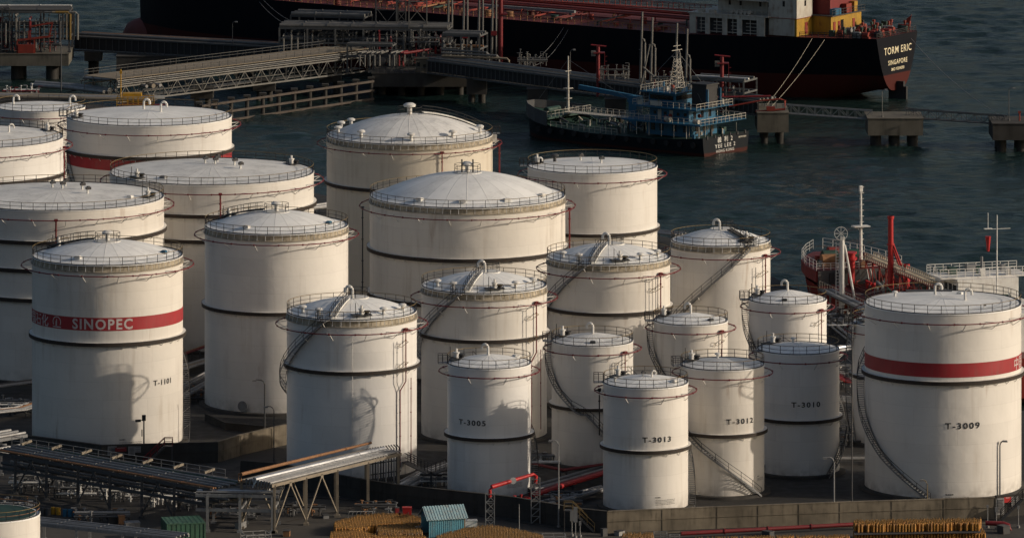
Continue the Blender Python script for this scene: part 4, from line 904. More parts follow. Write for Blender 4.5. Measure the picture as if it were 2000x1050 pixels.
for px, py, m, lb, sz in ((223, 1020, M_concd, 'dark brown crate left of the pale box', (1.5, 1.2, .9)), (237, 1022, M_rust, 'brown crate with pale label right of the dark crate', (.8, .8, 1.0)), (258, 1030, M_grey, 'grey covered box in front of the green container', (1.8, 1.5, .7)), (215, 1012, M_blackrubber, 'black bin behind the crates', (.9, .8, .9))):
    r = thing('crate', lb, 'crate', tuple(P(px, py, 0)), .2); MB().box((0, 0, sz[2] / 2), sz).build('crate_body', m, r); MB().box((0, 0, sz[2] + .05), (sz[0] + .12, sz[1] + .12, .09)).build('crate_lid', m, r)
# blue shed
sh = thing('shed', 'pale blue corrugated shed with gable roof among the gas bottles', 'shed', tuple(P(838, 1049)), R_(18))
L_, W_, H_ = 4.7, 3.4, 2.3; mb = MB(); n = 34
for i in range(n): d = .05 if i % 2 else 0; mb.bx(L_ * i / n, L_ * (i + 1) / n, d - .02, d + .02, .02, H_)
mb.build('corrugated_wall', M_shed, sh)
MB().bx(L_ - .02, L_ + .02, 0.06, W_, .02, H_).bx(.0, L_, W_ - .02, W_ + .02, .02, H_).build('rear_wall', M_shed, sh)
for x in (0, L_): MB().add([(x - .02, -.03, H_), (x - .02, W_ + .03, H_), (x - .02, W_ / 2, H_ + 1.25), (x + .02, -.03, H_), (x + .02, W_ + .03, H_), (x + .02, W_ / 2, H_ + 1.25)], [(0, 2, 1), (3, 4, 5), (0, 1, 4, 3), (1, 2, 5, 4), (2, 0, 3, 5)]).build('gable', M_blue, sh)
for s_, y0 in ((-1, -.25), (1, W_ + .25)):
    rf = MB(); n = 30
    for i in range(n):
        x0, x1 = -.35 + (L_ + .7) * i / n, -.35 + (L_ + .7) * (i + 1) / n; dz = .06 if i % 2 else 0; zl, zr = H_ - .12 + dz, H_ + 1.28 + dz
        rf.add([(x0, y0, zl), (x1, y0, zl), (x1, W_ / 2, zr), (x0, W_ / 2, zr), (x0, y0, zl - .05), (x1, y0, zl - .05), (x1, W_ / 2, zr - .05), (x0, W_ / 2, zr - .05)], [(0, 1, 2, 3), (7, 6, 5, 4), (0, 4, 5, 1), (1, 5, 6, 2), (2, 6, 7, 3), (3, 7, 4, 0)])
    rf.build('roof', M_shedroof, sh)
MB().bx(.02, .12, 0.02, .12, 0, H_).build('corner_post', M_beige, sh); MB().bx(L_ - .1, L_ + .05, -.06, .04, 0, H_).build('corner_post', M_beige, sh)
r = thing('drum_bin', 'grey drum standing in the open end of the blue shed', 'drum', tuple(P(818, 1044))); MB().lathe([(0, 0), (.42, 0), (.45, 1.1), (.4, 1.12), (.38, .9), (0, .9)], 18).build('bin_body', M_grey, r, True)
r = thing('red_cabinet', 'bright red cabinet behind the gas bottles left of the shed', 'cabinet', tuple(P(795, 1012))); MB().box((0, 0, .75), (1.1, .9, 1.3)).box((0, 0, 1.44), (1.2, 1.0, .08)).build('cabinet_body', M_brightred, r); MB().box((.2, -.47, .8), (.06, .05, .3)).build('cabinet_handle', M_grey, r); MB().box((-.9, .1, .55), (.5, .5, .5)).build('pump', M_redpipe, r)
r = thing('white_tank_box', 'small white box trailer right of the blue shed', 'box', tuple(P(920, 1029)), .1); MB().box((0, 0, .5), (1.5, .9, .8)).box((0, 0, .93), (1.6, 1.0, .07)).build('box_body', M_white, r); MB().box((-1.2, .1, .35), (1.0, .9, .5)).build('box_base', M_concd, r)
def cage(px, py, w_, d_, h, lb, rz=0.0):
    r = thing('steel_cage', lb, 'cage', tuple(P(px, py)), rz); mb = MB()
    for z_ in (.15, h * .55, h): 
        for a_, b_ in (((-w_, -d_), (w_, -d_)), ((w_, -d_), (w_, d_)), ((w_, d_), (-w_, d_)), ((-w_, d_), (-w_, -d_))): mb.beam((a_[0], a_[1], z_), (b_[0], b_[1], z_), .09)
    for x in (-w_, 0, w_):
        for y in (-d_, d_): mb.beam((x, y, 0), (x, y, h), .09)
    mb.build('cage_frame', M_duct, r); return r
cage(1082, 1058, 1.4, 1.2, .9, 'pale steel cage on the road under the tall thin lamp post', .05)
cage(1290, 1060, .8, .7, 1.3, 'pale steel cage left among the bottles below the T-3013 tank'); cage(1318, 1062, .6, .6, 1.1, 'smaller pale cage right of the other cage below the T-3013 tank')
cage(500, 1056, 1.6, 1.4, 1.0, 'grey steel cage at the bottom edge beside the long rack end', .3); cage(1743, 1052, .75, .6, 1.9, 'steel bottle cage left in the stacked bottle row'); cage(1846, 1050, .75, .6, 1.9, 'steel bottle cage right in the stacked bottle row')
bl = thing('rail_stack', 'stack of pale bent pipes behind the orange bottles', 'pipes', tuple(P(702, 1012)))
for i in range(6): MB().tube([(i * .5 - 1.5, 0, 0), (i * .5 - 1.3, 0, .9), (i * .5 - .9, .2, .9), (i * .5 - .8, .2, .1)], .07, 6).build('bent_pipe', M_duct, bl, True)
# gas bottles
def bottle_mesh(h=1.15, r=.155):
    mb = MB().lathe([(0, 0), (r, 0.02), (r, h * .72), (r * .8, h * .82), (r * .3, h * .88)], 9)
    mb.cur = 1; mb.lathe([(r * .3, h * .88), (r * .3, h * .93), (r * .5, h * .93), (r * .5, h), (0, h)], 7); return mb
def bottle_mat(name, cols):
    t = NT(name); rnd_ = t.n('ShaderNodeObjectInfo').outputs['Random']; v = t.n('ShaderNodeTexVoronoi', i_Vector=t.mapp((2.7, 2.7, 0.02)), i_Scale=1.0).outputs['Color']
    k = t.n('ShaderNodeSeparateColor', i_0=v).outputs[0]; k = t.math('FRACT', t.math('ADD', k, t.math('MULTIPLY', rnd_, 7.3)))
    c = t.mix(t.ramp(k, 0.15, 0.6), cols[0], cols[1]); c = t.mix(t.ramp(k, 0.72, 0.95), c, cols[2])
    c = t.mix(t.math('MULTIPLY', t.ramp(t.noise(3.0, 4), .45, .7), .6), c, (0.06, 0.035, 0.02)); t.setc(c); t.rough(.6); return t.m
M_valve = paint('bottle_collar', (0.22, 0.12, 0.03), amt=.3, rough=.6)
M_bo = bottle_mat('bottle_orange', [(0.34, 0.135, 0.014), (0.46, 0.21, 0.022), (0.22, 0.10, 0.02)]); M_bb = bottle_mat('bottle_rusty', [(0.17, 0.075, 0.02), (0.30, 0.145, 0.03), (0.16, 0.12, 0.08)])
bm_o = bottle_mesh().build('gas_bottle', [M_bo, M_valve], None, True); bm_b = bottle_mesh(1.1).build('gas_bottle', [M_bb, M_valve], None, True)
spots = []
def inpoly(x, y, poly):
    c = False; n = len(poly)
    for i in range(n):
        (x1, y1), (x2, y2) = poly[i], poly[i - 1]
        if (y1 > y) != (y2 > y) and x < (x2 - x1) * (y - y1) / (y2 - y1) + x1: c = not c
    return c
rb_ = random.Random(5)
def field(polypx, m, z0=0.0, jit=.025, keep=.97, lab=0):
    poly = [tuple(P(px, py, z0)[:2]) for px, py in polypx]; x0 = min(p[0] for p in poly); x1 = max(p[0] for p in poly); y0 = min(p[1] for p in poly); y1 = max(p[1] for p in poly)
    y = y0; row = 0
    while y < y1:
        x = x0 + (row % 2) * .19
        while x < x1:
            if inpoly(x, y, poly) and rb_.random() < keep: spots.append((x + rb_.uniform(-jit, jit), y + rb_.uniform(-jit, jit), z0 + rb_.uniform(0, .05), m, lab))
            x += .38
        y += .34; row += 1
field([(652, 1034), (700, 1022), (745, 1018), (800, 1020), (822, 1026), (822, 1042), (780, 1036), (735, 1040), (700, 1048), (655, 1046)], 0, lab=0)
field([(735, 1042), (780, 1038), (820, 1044), (825, 1056), (740, 1058)], 1, lab=1)
field([(645, 1054), (700, 1050), (735, 1060), (830, 1062), (835, 1076), (640, 1080)], 0, lab=2)
field([(905, 1046), (960, 1040), (1010, 1048), (1060, 1060), (1060, 1080), (850, 1080), (850, 1062)], 1, lab=3)
field([(1668, 1050), (1918, 1046), (1925, 1056), (1668, 1060)], 0, lab=4); field([(1668, 1031), (1915, 1027), (1915, 1036), (1668, 1040)], 0, 1.22, lab=4, keep=.85)
field([(1215, 1056), (1275, 1055), (1275, 1064), (1215, 1064)], 1, .6, lab=5, keep=.8); field([(1330, 1066), (1500, 1062), (1660, 1060), (1660, 1072), (1330, 1076)], 0, .3, lab=5, keep=.8)
labs = ['orange gas bottle in the curved block left of the blue shed', 'brown gas bottle in the dull block just left of the blue shed', 'orange gas bottle in the nearest rows at the bottom left of the shed', 'rusty gas bottle in the heap right of the blue shed', 'orange gas bottle in the long double stack at the right below the wall', 'gas bottle in the scattered rows below the T-3013 and T-3012 tanks']
grps = ['orange bottles left of the shed', 'brown bottles beside the shed', 'front orange bottles', 'rusty bottles right of the shed', 'stacked bottles at right', 'bottles below the wall']
def vis(s): px = 1000 + s[0] * FPX / s[1]; py = YH + (CAMH - s[2] - 1.1) * FPX / s[1]; return py < 1048 and 0 < px < 2000
vs_ = [s for s in spots if vis(s)]; ns_ = [s for s in spots if not vis(s)]
# shown largest: nearest first, but those with a free top row too
vs_.sort(key=lambda s: s[1] - s[2] * 2); first, rest = vs_[:300], vs_[300:]
for i, (x, y, z, m, lab) in enumerate(first):
    o = (bm_o if m == 0 else bm_b).copy(); col.objects.link(o); o.location = (x, y, z); tag(o, labs[lab], 'gas bottle', grps[lab])
for nm, src, k in (('gas_bottle_field', bm_o, 0), ('rusty_bottle_field', bm_b, 1)):
    mb = MB(); V_ = [tuple(v.co) for v in src.data.vertices]; F_ = [tuple(p.vertices) for p in src.data.polygons]; K_ = [p.material_index for p in src.data.polygons]
    for (x, y, z, m, lab) in rest:
        if m == k: mb.add([(a_ + x, b_ + y, c_ + z) for a_, b_, c_ in V_], F_); mb.mi[-len(F_):] = K_
    o = mb.build(nm, [M_bo if k == 0 else M_bb, M_valve], None, True)
    if o: tag(o, 'densely packed orange gas bottles around the blue shed' if k == 0 else 'densely packed rusty gas bottles beside the blue shed', 'gas bottles', kind='stuff')
bpy.data.objects.remove(bm_o); bpy.data.objects.remove(bm_b)
# base pallet under the double stack
tag(MB().prism([tuple(P(1668, 1062, 0)[:2]), tuple(P(1915, 1058, 0)[:2]), tuple(P(1918, 1046, 0)[:2]), tuple(P(1668, 1050, 0)[:2])], 1.16, 1.21).build('stack_board', M_dgrey), 'board between the two layers of stacked bottles', 'board')
def strip(name, label, pts, w_, z, m, cat):
    q = [P(px, py, 0) for px, py in pts]; r = MB()
    for a, b in zip(q[:-1], q[1:]): r.beam(a + Vector((0, 0, z)), b + Vector((0, 0, z)), w_, .012 if z < .05 else .12)
    o = r.build(name, m); tag(o, label, cat); return o
strip('kerb', 'low pale kerb along the foot of the stained wall at right', [(1190, 1043), (1500, 1033), (1940, 1021)], .25, .06, M_conc, 'kerb')
strip('kerb', 'low kerb below the dark wall left of the blue shed', [(560, 968), (700, 978), (900, 1002), (1120, 1036)], .25, .06, M_concd, 'kerb')
strip('painted_line', 'worn pale line on the road left of the orange bottles', [(420, 1048), (640, 1016), (760, 992)], .18, .012, M_concd, 'road marking')
strip('drain_cover', 'dark drain channel across the yard under the pipe bridge', [(560, 1018), (700, 990)], .4, .012, M_girder, 'drain')
for i, (px, py, w_, d_, h_, m_, lb) in enumerate(((700, 1002, .9, .6, 1.1, M_dgrey, 'grey cabinet beside the right column of the pipe bridge'), (775, 1006, .5, .5, 1.0, M_redpipe, 'dark red hydrant box left of the red cabinet'), (1180, 1046, .7, .5, .9, M_dgrey, 'dark bin at the corner of the walls below the T-3013 tank'), (1210, 1044, 1.2, .8, .5, M_duct, 'pale pallet at the foot of the stained wall corner'), (470, 1030, 1.6, .9, .8, M_grey, 'grey crate beneath the short cross rack'), (560, 1046, 1.1, .8, .7, M_rust, 'rusty box at the foot of the pipe bridge'), (635, 1010, 1.5, .7, .4, M_duct, 'pale low box under the middle of the pipe bridge'), (1960, 1040, 1.4, 1.0, .9, M_dgrey, 'dark crate at the right below the red pipe end'), (1500, 1046, 1.3, .9, .6, M_dgrey, 'dark box at the roadside below the T-3012 tank'))):
    r = thing('site_box', lb, 'box', tuple(P(px, py)), .3 * i); MB().box((0, 0, h_ / 2), (w_, d_, h_)).build('box_body', m_, r); MB().box((0, 0, h_ + .04), (w_ + .08, d_ + .08, .07)).build('box_lid', M_dgrey, r)
#@@PART3
# ------------------------------------------------------------------ jetty
def truss(name, label, A, B, width, depth, post=2.4, m=M_jsteel, deckm=M_jdeck, pipes=(), diag=True, rail=True, railm=None, cat='bridge', panel=None, chord=.22, side='both', open_=False, top=.2):
    """girder bridge: A, B near edge at deck level"""
    A = Vector(A); B = Vector(B); d = (B - A); L = d.length; d.normalize(); nn = Vector((-d.y, d.x, 0)); nn = nn if nn.y > 0 else -nn; nn *= width; Z = Vector((0, 0, 1)); r = thing(name, label, cat, tuple(A))
    if not open_: MB().beam((A + nn * .5) - Z * .08, (B + nn * .5) - Z * .08, width - .06, .14).build('deck', deckm, r, world=True)
    n = max(2, int(L / post))
    for k, o in enumerate((Vector(), nn)):
        mb = MB(); mb.beam(A + o - Z * top, B + o - Z * top, chord, chord * 1.2); mb.beam(A + o - Z * depth, B + o - Z * depth, chord, chord * 1.2)
        for i in range(n + 1):
            c = A.lerp(B, i / n) + o; mb.beam(c - Z * min(top, .2), c - Z * depth, chord * .55)
            if diag and i < n:
                c2 = A.lerp(B, (i + 1) / n) + o; (p_, q_) = (c - Z * top, c2 - Z * depth) if i % 2 else (c - Z * depth, c2 - Z * top); mb.beam(p_, q_, chord * .5)
        mb.build('truss_side', m, r, world=True)
    mb = MB().beam((A + nn * .5) - Z * depth, (B + nn * .5) - Z * depth, width * (.3 if top > 1 else .9), .08).build('lower_walk', m, r, world=True)
    if panel: MB().beam(A + nn * .06 - Z * (depth * .5), B + nn * .06 - Z * (depth * .5), .05, depth * .8).build('side_panel', panel, r, world=True)
    for (u, dz, rr, pm) in pipes:
        o = nn * u + Z * dz; MB().tube([A + o, B + o], rr, 8).build('pipe', pm, r, True, True)
    if rail:
        mb = MB(); rail_run(mb, [A + Z * .02, B + Z * .02], 1.1, post, .035); rail_run(mb, [A + nn + Z * .02, B + nn + Z * .02], 1.1, post, .035); mb.build('bridge_railing', railm or m, r, world=True)
    return r
def pier_block(name, label, x0, x1, y0, y1, z0, z1, legs, m=M_jconc, cat='pier', legr=.7):
    r = thing(name, label, cat, ((x0 + x1) / 2, (y0 + y1) / 2, WL)); MB().bx(x0, x1, y0, y1, z0, z1).bx(x0 - .12, x1 + .12, y0 - .12, y1 + .12, z1 + .002, z1 + .16).build('cap', m, r, world=True)
    for i in range(legs[0]):
        for j in range(legs[1]):
            x = x0 + (x1 - x0) * (i + .5) / legs[0]; y = y0 + (y1 - y0) * (j + .5) / legs[1]; MB().cyl((x, y), legr, WL - 3, z0, 12).build('pile', M_concd, r, True, True)
    return r
# left jetty head
pier_block('loading_pier', 'concrete jetty head with lit beam at the far left', -112, -90.5, 1327, 1343, -1.6, .8, (3, 2), cat='jetty', legr=1.3)
rack('jetty_pipe_frame', 'tall dark pipe frame standing on the left jetty head', (-108, 1329, .96), (-90.5, 1329, .96), 9, 8.2, 4, [(.1, .4, .3, M_jsteel), (.3, .4, .3, M_dgrey), (.5, .4, .25, M_jsteel), (.7, .4, .3, M_dgrey), (.9, .4, .25, M_white), (.2, -2.6, .25, M_dgrey), (.6, -2.6, .25, M_jsteel)], m=M_dgrey, tiers=(0, 3.0, 5.4), ext=(2, 0))
dp = thing('drop_pipes', 'grey and ochre pipes bending down from the left jetty frame', 'pipes', (-90, 1329, 1))
for i, (m_, rr) in enumerate(((M_jsteel, .2), (M_dgrey, .2), (M_jdeck, .24), (M_jyellow, .26), (M_dgrey, .2), (M_jpipe, .24))):
    x = -92.5 + i * .75; MB().tube([(x - 3, 1328.4, 9.2), (x - .4, 1328.4, 9.2), (x, 1328.4, 8.8), (x, 1328.4, 3.6)], rr, 8).build('pipe', m_, dp, True, True)
manifold('red and dark machinery crowded on the left jetty head', 62, 96, 12, 6, 50, [M_deckfit, M_redpipe, M_dgrey, M_jsteel], 40, 4.5).location = (-99.5, 1333, .96)
r = thing('red_hose_tower', 'red sloping gangway frame on the left jetty head', 'frame', (-96, 1327.6, .96)); mb = MB()
mb.beam((-5, 0, 2.6), (1.5, 0, 3.4), .4).beam((-5, 0, 0), (-5, 0, 2.6), .3).beam((-1.5, 0, 0), (-1.5, 0, 3.0), .3).beam((1.5, 0, 3.4), (2.2, 0, 6.2), .3).beam((2.2, 0, 6.2), (-2.5, 0, 5.4), .3); mb.build('red_frame', M_deckfit, r); MB().box((-3.2, 0, .9), (3.2, 1.0, 1.7)).build('pump_cabinet', M_deckfit, r)
r = thing('fire_monitor_tower', 'dark red monitor tower at the left end of the far left jetty head', 'tower', (-105.5, 1330, .96)); MB().tube([(0, 0, 0), (0, 0, 7.2)], .3, 8).box((.6, 0, 6.6), (1.6, .8, 1.0)).build('monitor', M_redpipe, r, True)
truss('pipe_trestle', 'dark pipe trestle from the left jetty head towards the centre', (-90.4, 1341, 3.0), (-41, 1318, 3.0), 5, 3.0, 1.5, M_dgrey, M_jpipe, [(.2, .3, .25, M_jsteel), (.45, .3, .25, M_jpipe), (.7, .3, .2, M_rust), (.9, .3, .2, M_jsteel)], diag=False, rail=False, panel=M_blkpaint)
pier_block('trestle_pier', 'dark concrete pier with single column beside the left jetty head', -88, -84.5, 1338, 1343, -1.9, -.2, (1, 1), M_concd, legr=1.1)
pier_block('trestle_pier', 'large dark concrete block pier in front of the ship bow', -81, -69, 1331, 1337, -3.2, -.2, (3, 2), M_concd)
pier_block('trestle_pier', 'dark pier under the trestle near the central platform', -57, -52, 1320, 1326, -2.5, -.2, (2, 1), M_concd)
# approach bridge
NA, NB = Vector((-76.5, 1258, 4.0)), Vector((-27.5, 1311, 4.0))
truss('approach_bridge', 'beige decked approach bridge with grey truss rising to the jetty platform', NA, NB, 9, 4.5, 2.3, M_jpipe, M_jdeck, [(-.02, -.45, .13, M_jpipe), (-.03, -.8, .13, M_jsteel), (-.03, -1.15, .12, M_jpipe)], railm=M_jsteel, chord=.24, top=1.6)
for i, u in enumerate((.12, .38, .62, .88)):
    c = NA.lerp(NB, u) + Vector((-.7, .7, 0)) * 4.5; pier_block('bridge_pier', 'concrete pier under the approach bridge, %s from the shore' % ('first', 'second', 'third', 'fourth')[i], c.x - 2.2, c.x + 2.2, c.y - 2.5, c.y + 2.5, -2.4, -.5, (2, 2), M_concd, legr=.5)
# fender wall
fw = thing('fender_wall', 'row of piles with three pale horizontal beams in front of the approach bridge', 'fender', (-55, 1260, WL)); FA, FB = Vector((-60, 1256, 0)), Vector((-27.6, 1296, 0))
for z_ in (-1.0, -2.8, -4.5): MB().beam(FA + Vector((0, 0, z_)), FB + Vector((0, 0, z_)), .4, .4).build('fender_beam', M_oldbeam, fw, world=True)
for i in range(12): c = FA.lerp(FB, i / 11) + Vector((-.5, .6, 0)); MB().cyl((c.x, c.y), .42, WL - 2, -.6, 10).box((c.x, c.y, -.45), (1.3, 1.3, .4)).build('pile', M_concd, fw, False, True)
# central platform
pier_block('jetty_platform', 'dark concrete central jetty platform on piles', -28, -8.5, 1300, 1326, -2.6, 0.0, (5, 3), M_concd, cat='jetty')
gp_ = [(.08, .5, .42, M_jpipe), (.25, .5, .35, M_jsteel), (.42, .5, .45, M_jpipe), (.6, .5, .3, M_jsteel), (.8, .5, .4, M_jsteel), (.2, -2.4, .35, M_jsteel), (.5, -2.4, .3, M_jpipe), (.8, -2.4, .3, M_dgrey)]
rack('jetty_pipe_frame', 'high grey pipe frame with thick pipes over the central platform', (-47, 1314, 0), (-13, 1310, 0), 8, 7.6, 7, gp_, m=M_jsteel, tiers=(0, 2.9, 5.0), brace=())
rack('jetty_pipe_frame', 'grey pipe frame at the right side of the central platform', (-14, 1303, 0), (-6.5, 1301, 0), 6, 7.4, 3, [(.1, .3, .3, M_jpipe), (.4, .3, .25, M_jsteel), (.8, .3, .3, M_jpipe), (.5, -2.4, .3, M_rust)], m=M_jsteel, tiers=(0, 2.6))
rack('jetty_pipe_frame', 'low grey pipe frame left of the central platform with looping pipes', (-45, 1322, 0), (-30, 1318, 0), 6, 9.2, 4, [(.1, .4, .4, M_jpipe), (.5, .4, .35, M_jsteel), (.9, .4, .4, M_jpipe), (.3, -2.5, .3, M_jsteel)], m=M_dgrey, tiers=(0, 3.0, 5.0))
pr_ = thing('platform_fence', 'thin railing along the front edge of the central jetty platform', 'railing', (-28, 1300, .16)); mb = MB(); rail_run(mb, [(-28, 1300.1, .16), (-8.6, 1300.1, .16), (-8.6, 1320, .16)], 1.1, 1.2, .03, 1); mb.build('railing', M_jpipe, pr_, world=True)
hp = thing('hairpin_pipes', 'row of pale hairpin pipes with one red, hanging at the bridge end', 'pipes', (-27, 1301, 1))
for i in range(9):
    if i == 5: continue
    x = -30.4 + i * .98; MB().tube([(x, 1300, 1.6), (x, 1300, 3.7), (x + .25, 1300.3, 4.1), (x + 1.6, 1303, 4.2)], .2, 8).build('hairpin', M_jpipe if i < 8 else M_redpipe, hp, True, True)
MB().tube([(-21.7, 1300, 1.4), (-21.7, 1300, 4.1), (-16, 1303, 4.6)], .22, 8).build('hairpin', M_redpipe, hp, True, True)
cb_ = thing('control_cabin', 'small white cabin with dark windows on the central platform', 'cabin', (-17.6, 1302.5, 0.16)); MB().bx(-1.7, 1.7, -1.2, 1.2, 0, 2.7).bx(-1.9, 1.9, -1.4, 1.4, 2.7, 2.85).build('cabin_body', M_jconc, cb_)
for x, z_ in ((-1.1, 1.6), (.1, 1.2), (1.1, 1.7)): MB().box((x, -1.22, z_), (.55, .05, .8)).build('window', M_glass, cb_)
def lattice(label, x, y, w_, z0, z1, m, name='lattice_tower'):
    r = thing(name, label, 'tower', (x, y, z0)); mb = MB(); n = max(2, int((z1 - z0) / (w_ * 1.15))); cs = [Vector((a_ * w_ / 2, b_ * w_ / 2, 0)) for a_, b_ in ((-1, -1), (1, -1), (1, 1), (-1, 1))]; H_ = z1 - z0
    for c in cs: mb.beam(c, c + Vector((0, 0, H_)), .2)
    for k in range(n):
        for i in range(4):
            a_, b_ = cs[i], cs[(i + 1) % 4]; u0, u1 = Vector((0, 0, H_ * k / n)), Vector((0, 0, H_ * (k + 1) / n)); mb.beam(a_ + u1, b_ + u1, .13)
            mb.beam((a_ + u0) if k % 2 else (b_ + u0), (b_ + u1) if k % 2 else (a_ + u1), .12)
    mb.build('lattice_frame', m, r); return r
lattice('bright steel lattice tower rising over the central platform', -19, 1313, 3.6, 0.1, 22, M_jpipe); lattice('dim lattice tower left of the bright one over the platform', -25.5, 1318, 4.2, 0.1, 22, M_jsteel); lattice('slender dim lattice mast between the two towers', -22.4, 1322, 1.6, .1, 22, M_jsteel)
def arm(label, x, y, z0, z1, z2, m=M_jpipe, lean=0.3, name='loading_derrick'):
    r = thing(name, label, 'loading arm', (x, y, z0)); H1, H2 = z1 - z0, z2 - z0
    MB().tube([(0, 0, 0), (lean, 0, H1)], [.3, .18], 8).build('riser', m, r, True)
    MB().tube([(.9, 0, 0), (.95, 0, H2 - .6), (.8, 0, H2), (.45, 0, H2 + .15), (.2, 0, H2)], .2, 8).build('hose_pipe', m, r, True)
    MB().box((.5, -.1, H2 * .28), (1.2, .7, .9)).tube([(-.2, 0, H1 * .55), (1.1, .2, H1 * .52)], .1, 6).build('swivel', M_redpipe if name != 'loading_derrick' or z1 > 19 else M_jsteel, r, True)
    return r
for i, (px, lb) in enumerate(((874, 'first grey loading arm from the lattice tower'), (904, 'second grey loading arm from the lattice tower'), (934, 'third grey loading arm from the lattice tower'), (960, 'grey loading arm beside the dark red tower'))):
    X = (px - 1000) * 1322 / FPX; arm(lb, X, 1322, 0.1, 21.5, 17 + i, lean=.4)
r = thing('fire_monitor_tower', 'thick dark red tower right of the grey loading arms', 'tower', (-2.3, 1318, -2)); MB().tube([(0, 0, 0), (0, 0, 24)], .45, 10).build('tower_post', M_redpipe, r, True); MB().box((.6, 0, 12), (1.5, 1.2, .3)).beam((.6, 0, 12), (.6, 0, 17), .12).build('ladder_stage', M_redpipe, r)
pier_block('trestle_pier', 'concrete pier under the left end of the right trestle', -9, -5, 1289, 1295, -2.8, .2, (2, 1), M_concd); pier_block('trestle_pier', 'concrete pier under the middle of the right trestle', 3, 7, 1272, 1278, -2.8, .2, (2, 1), M_concd); pier_block('trestle_pier', 'concrete pier beside the bow of the blue ship', 18, 22, 1256, 1262, -2.8, .2, (2, 1), M_concd)
RA, RM = Vector((-17, 1299, 3.0)), Vector((46.5, 1231, 3.0))
truss('pipe_trestle', 'long grey pipe trestle from the central platform past the blue ship', RA, RM, 5, 2.7, 1.25, M_jsteel, M_jpipe, [(.15, .25, .2, M_jpipe), (.35, .25, .22, M_jdeck), (.55, .25, .25, M_jsteel), (.8, .3, .3, M_jpipe), (.95, .3, .2, M_jsteel)], diag=False, rail=False, panel=M_blkpaint)
r = thing('pipe_loop', 'pale pipe loops lying on the left end of the right trestle', 'pipes', (-10, 1297, 3.2))
for i, (z_, w_) in enumerate(((.6, 9), (1.1, 7), (1.6, 5))): MB().tube([(-4, 1 + i, z_), (w_, -3.5 + i * .9, z_), (w_ + .4, -3.6 + i, z_ - .4), (w_ + .4, -3.6 + i, -.2)], .22, 8).build('pipe', (M_jdeck, M_jpipe, M_jsteel)[i], r, True)
for i, (px, lb) in enumerate(((1250, 'first thin loading arm behind the blue ship'), (1270, 'second thin loading arm behind the blue ship'), (1318, 'third thin loading arm behind the blue ship mast'), (1338, 'rightmost thin loading arm behind the blue ship'))):
    Y_ = 1256 - i * 4.5; arm(lb, (px - 1000) * Y_ / FPX, Y_, 1.0, 17.2 - i * .6, 11.8 - i * .5, lean=.45, m=M_jpipe)
r = thing('jib_boom', 'grey jib slanting down to the bridge of the blue ship', 'boom', (25, 1250, 3)); MB().tube([(.2, 0, 4.2), (5.6, -2.0, -.2)], .2, 8).tube([(-.5, 0, -1), (1.5, 0, 8.6)], .14, 8).build('boom_tube', M_jpipe, r, True)
for px, Y_, z1, lb in ((1168, 1263, 9.7, 'dark red monitor tower left of the thin loading arms'), (1410, 1238, 10.6, 'dark red monitor tower behind the funnel of the blue ship')):
    X = (px - 1000) * Y_ / FPX; r = thing('fire_monitor_tower', lb, 'tower', (X, Y_, 0)); MB().tube([(0, 0, 0), (0, 0, z1)], .36, 10).beam((1.3, .3, 0), (1.3, .3, z1 - 1.3), .14).build('tower_post', M_redpipe, r, True)
    mb = MB().box((.2, 0, z1 - 1.2), (2.2, 1.6, .2)).tube([(-1.4, 0, z1 + .3), (1.6, 0, z1)], .16, 8)
    for k in range(9): mb.beam((1.3, .3, k * z1 / 10), (1.8, .3, k * z1 / 10), .1)
    mb.build('monitor_stage', M_redpipe, r, True); MB().box((-.9, -.2, z1 - 1.3), (.9, .2, 1.1)).build('floodlight', M_jpipe, r)
rack('jetty_pipe_frame', 'pale pipe frame behind the mast of the blue ship', (34, 1240, 1), (44, 1235, 1), 6, 5.2, 3, [(.1, .3, .25, M_jpipe), (.4, .3, .22, M_white), (.8, .3, .25, M_jpipe), (.4, -2, .3, M_jsteel)], m=M_jsteel, tiers=(0, 2.2))
manifold('pale valves and pipes behind the mast of the blue ship', 1380, 180, 9, 5, 60, wm, 26, 4.0).location = (38.5, 1239, 1)
for i, (px, Y_, z_, w_, lb) in enumerate(((585, 1320, 3.0, 6, 'tangle of pipes at the left of the central platform frame'), (660, 1317, 5.2, 8, 'valves on the upper tier of the central jetty frame'), (750, 1312, 3.0, 8, 'valves in the middle of the central jetty frame'), (830, 1308, 4.6, 6, 'pipe fittings on top of the platform right end'), (880, 1303, 2.6, 4, 'valves beside the right pipe frame of the platform'), (800, 1316, 0.2, 10, 'dark machinery on the central platform floor'), (1040, 1288, 3.1, 6, 'fittings lying on the right trestle near the platform'), (1200, 1264, 3.1, 6, 'pale fittings on the right trestle behind the blue ship'), (1300, 1248, 3.1, 5, 'valves on the trestle behind the bridge of the blue ship'))):
    X = (px - 1000) * Y_ / FPX; manifold(lb, px, 120, w_, 4, 70 + i, [M_jsteel, M_jpipe, M_dgrey, M_jpipe, M_redpipe] if i % 3 == 2 else [M_jsteel, M_jpipe, M_dgrey], 24, 3.4).location = (X, Y_, z_)
manifold('dark equipment under the pipe frame of the left jetty head', 30, 96, 9, 7, 90, [M_dgrey, M_jsteel, M_redpipe, M_dgrey], 40, 6.5).location = (-104, 1334, .96)
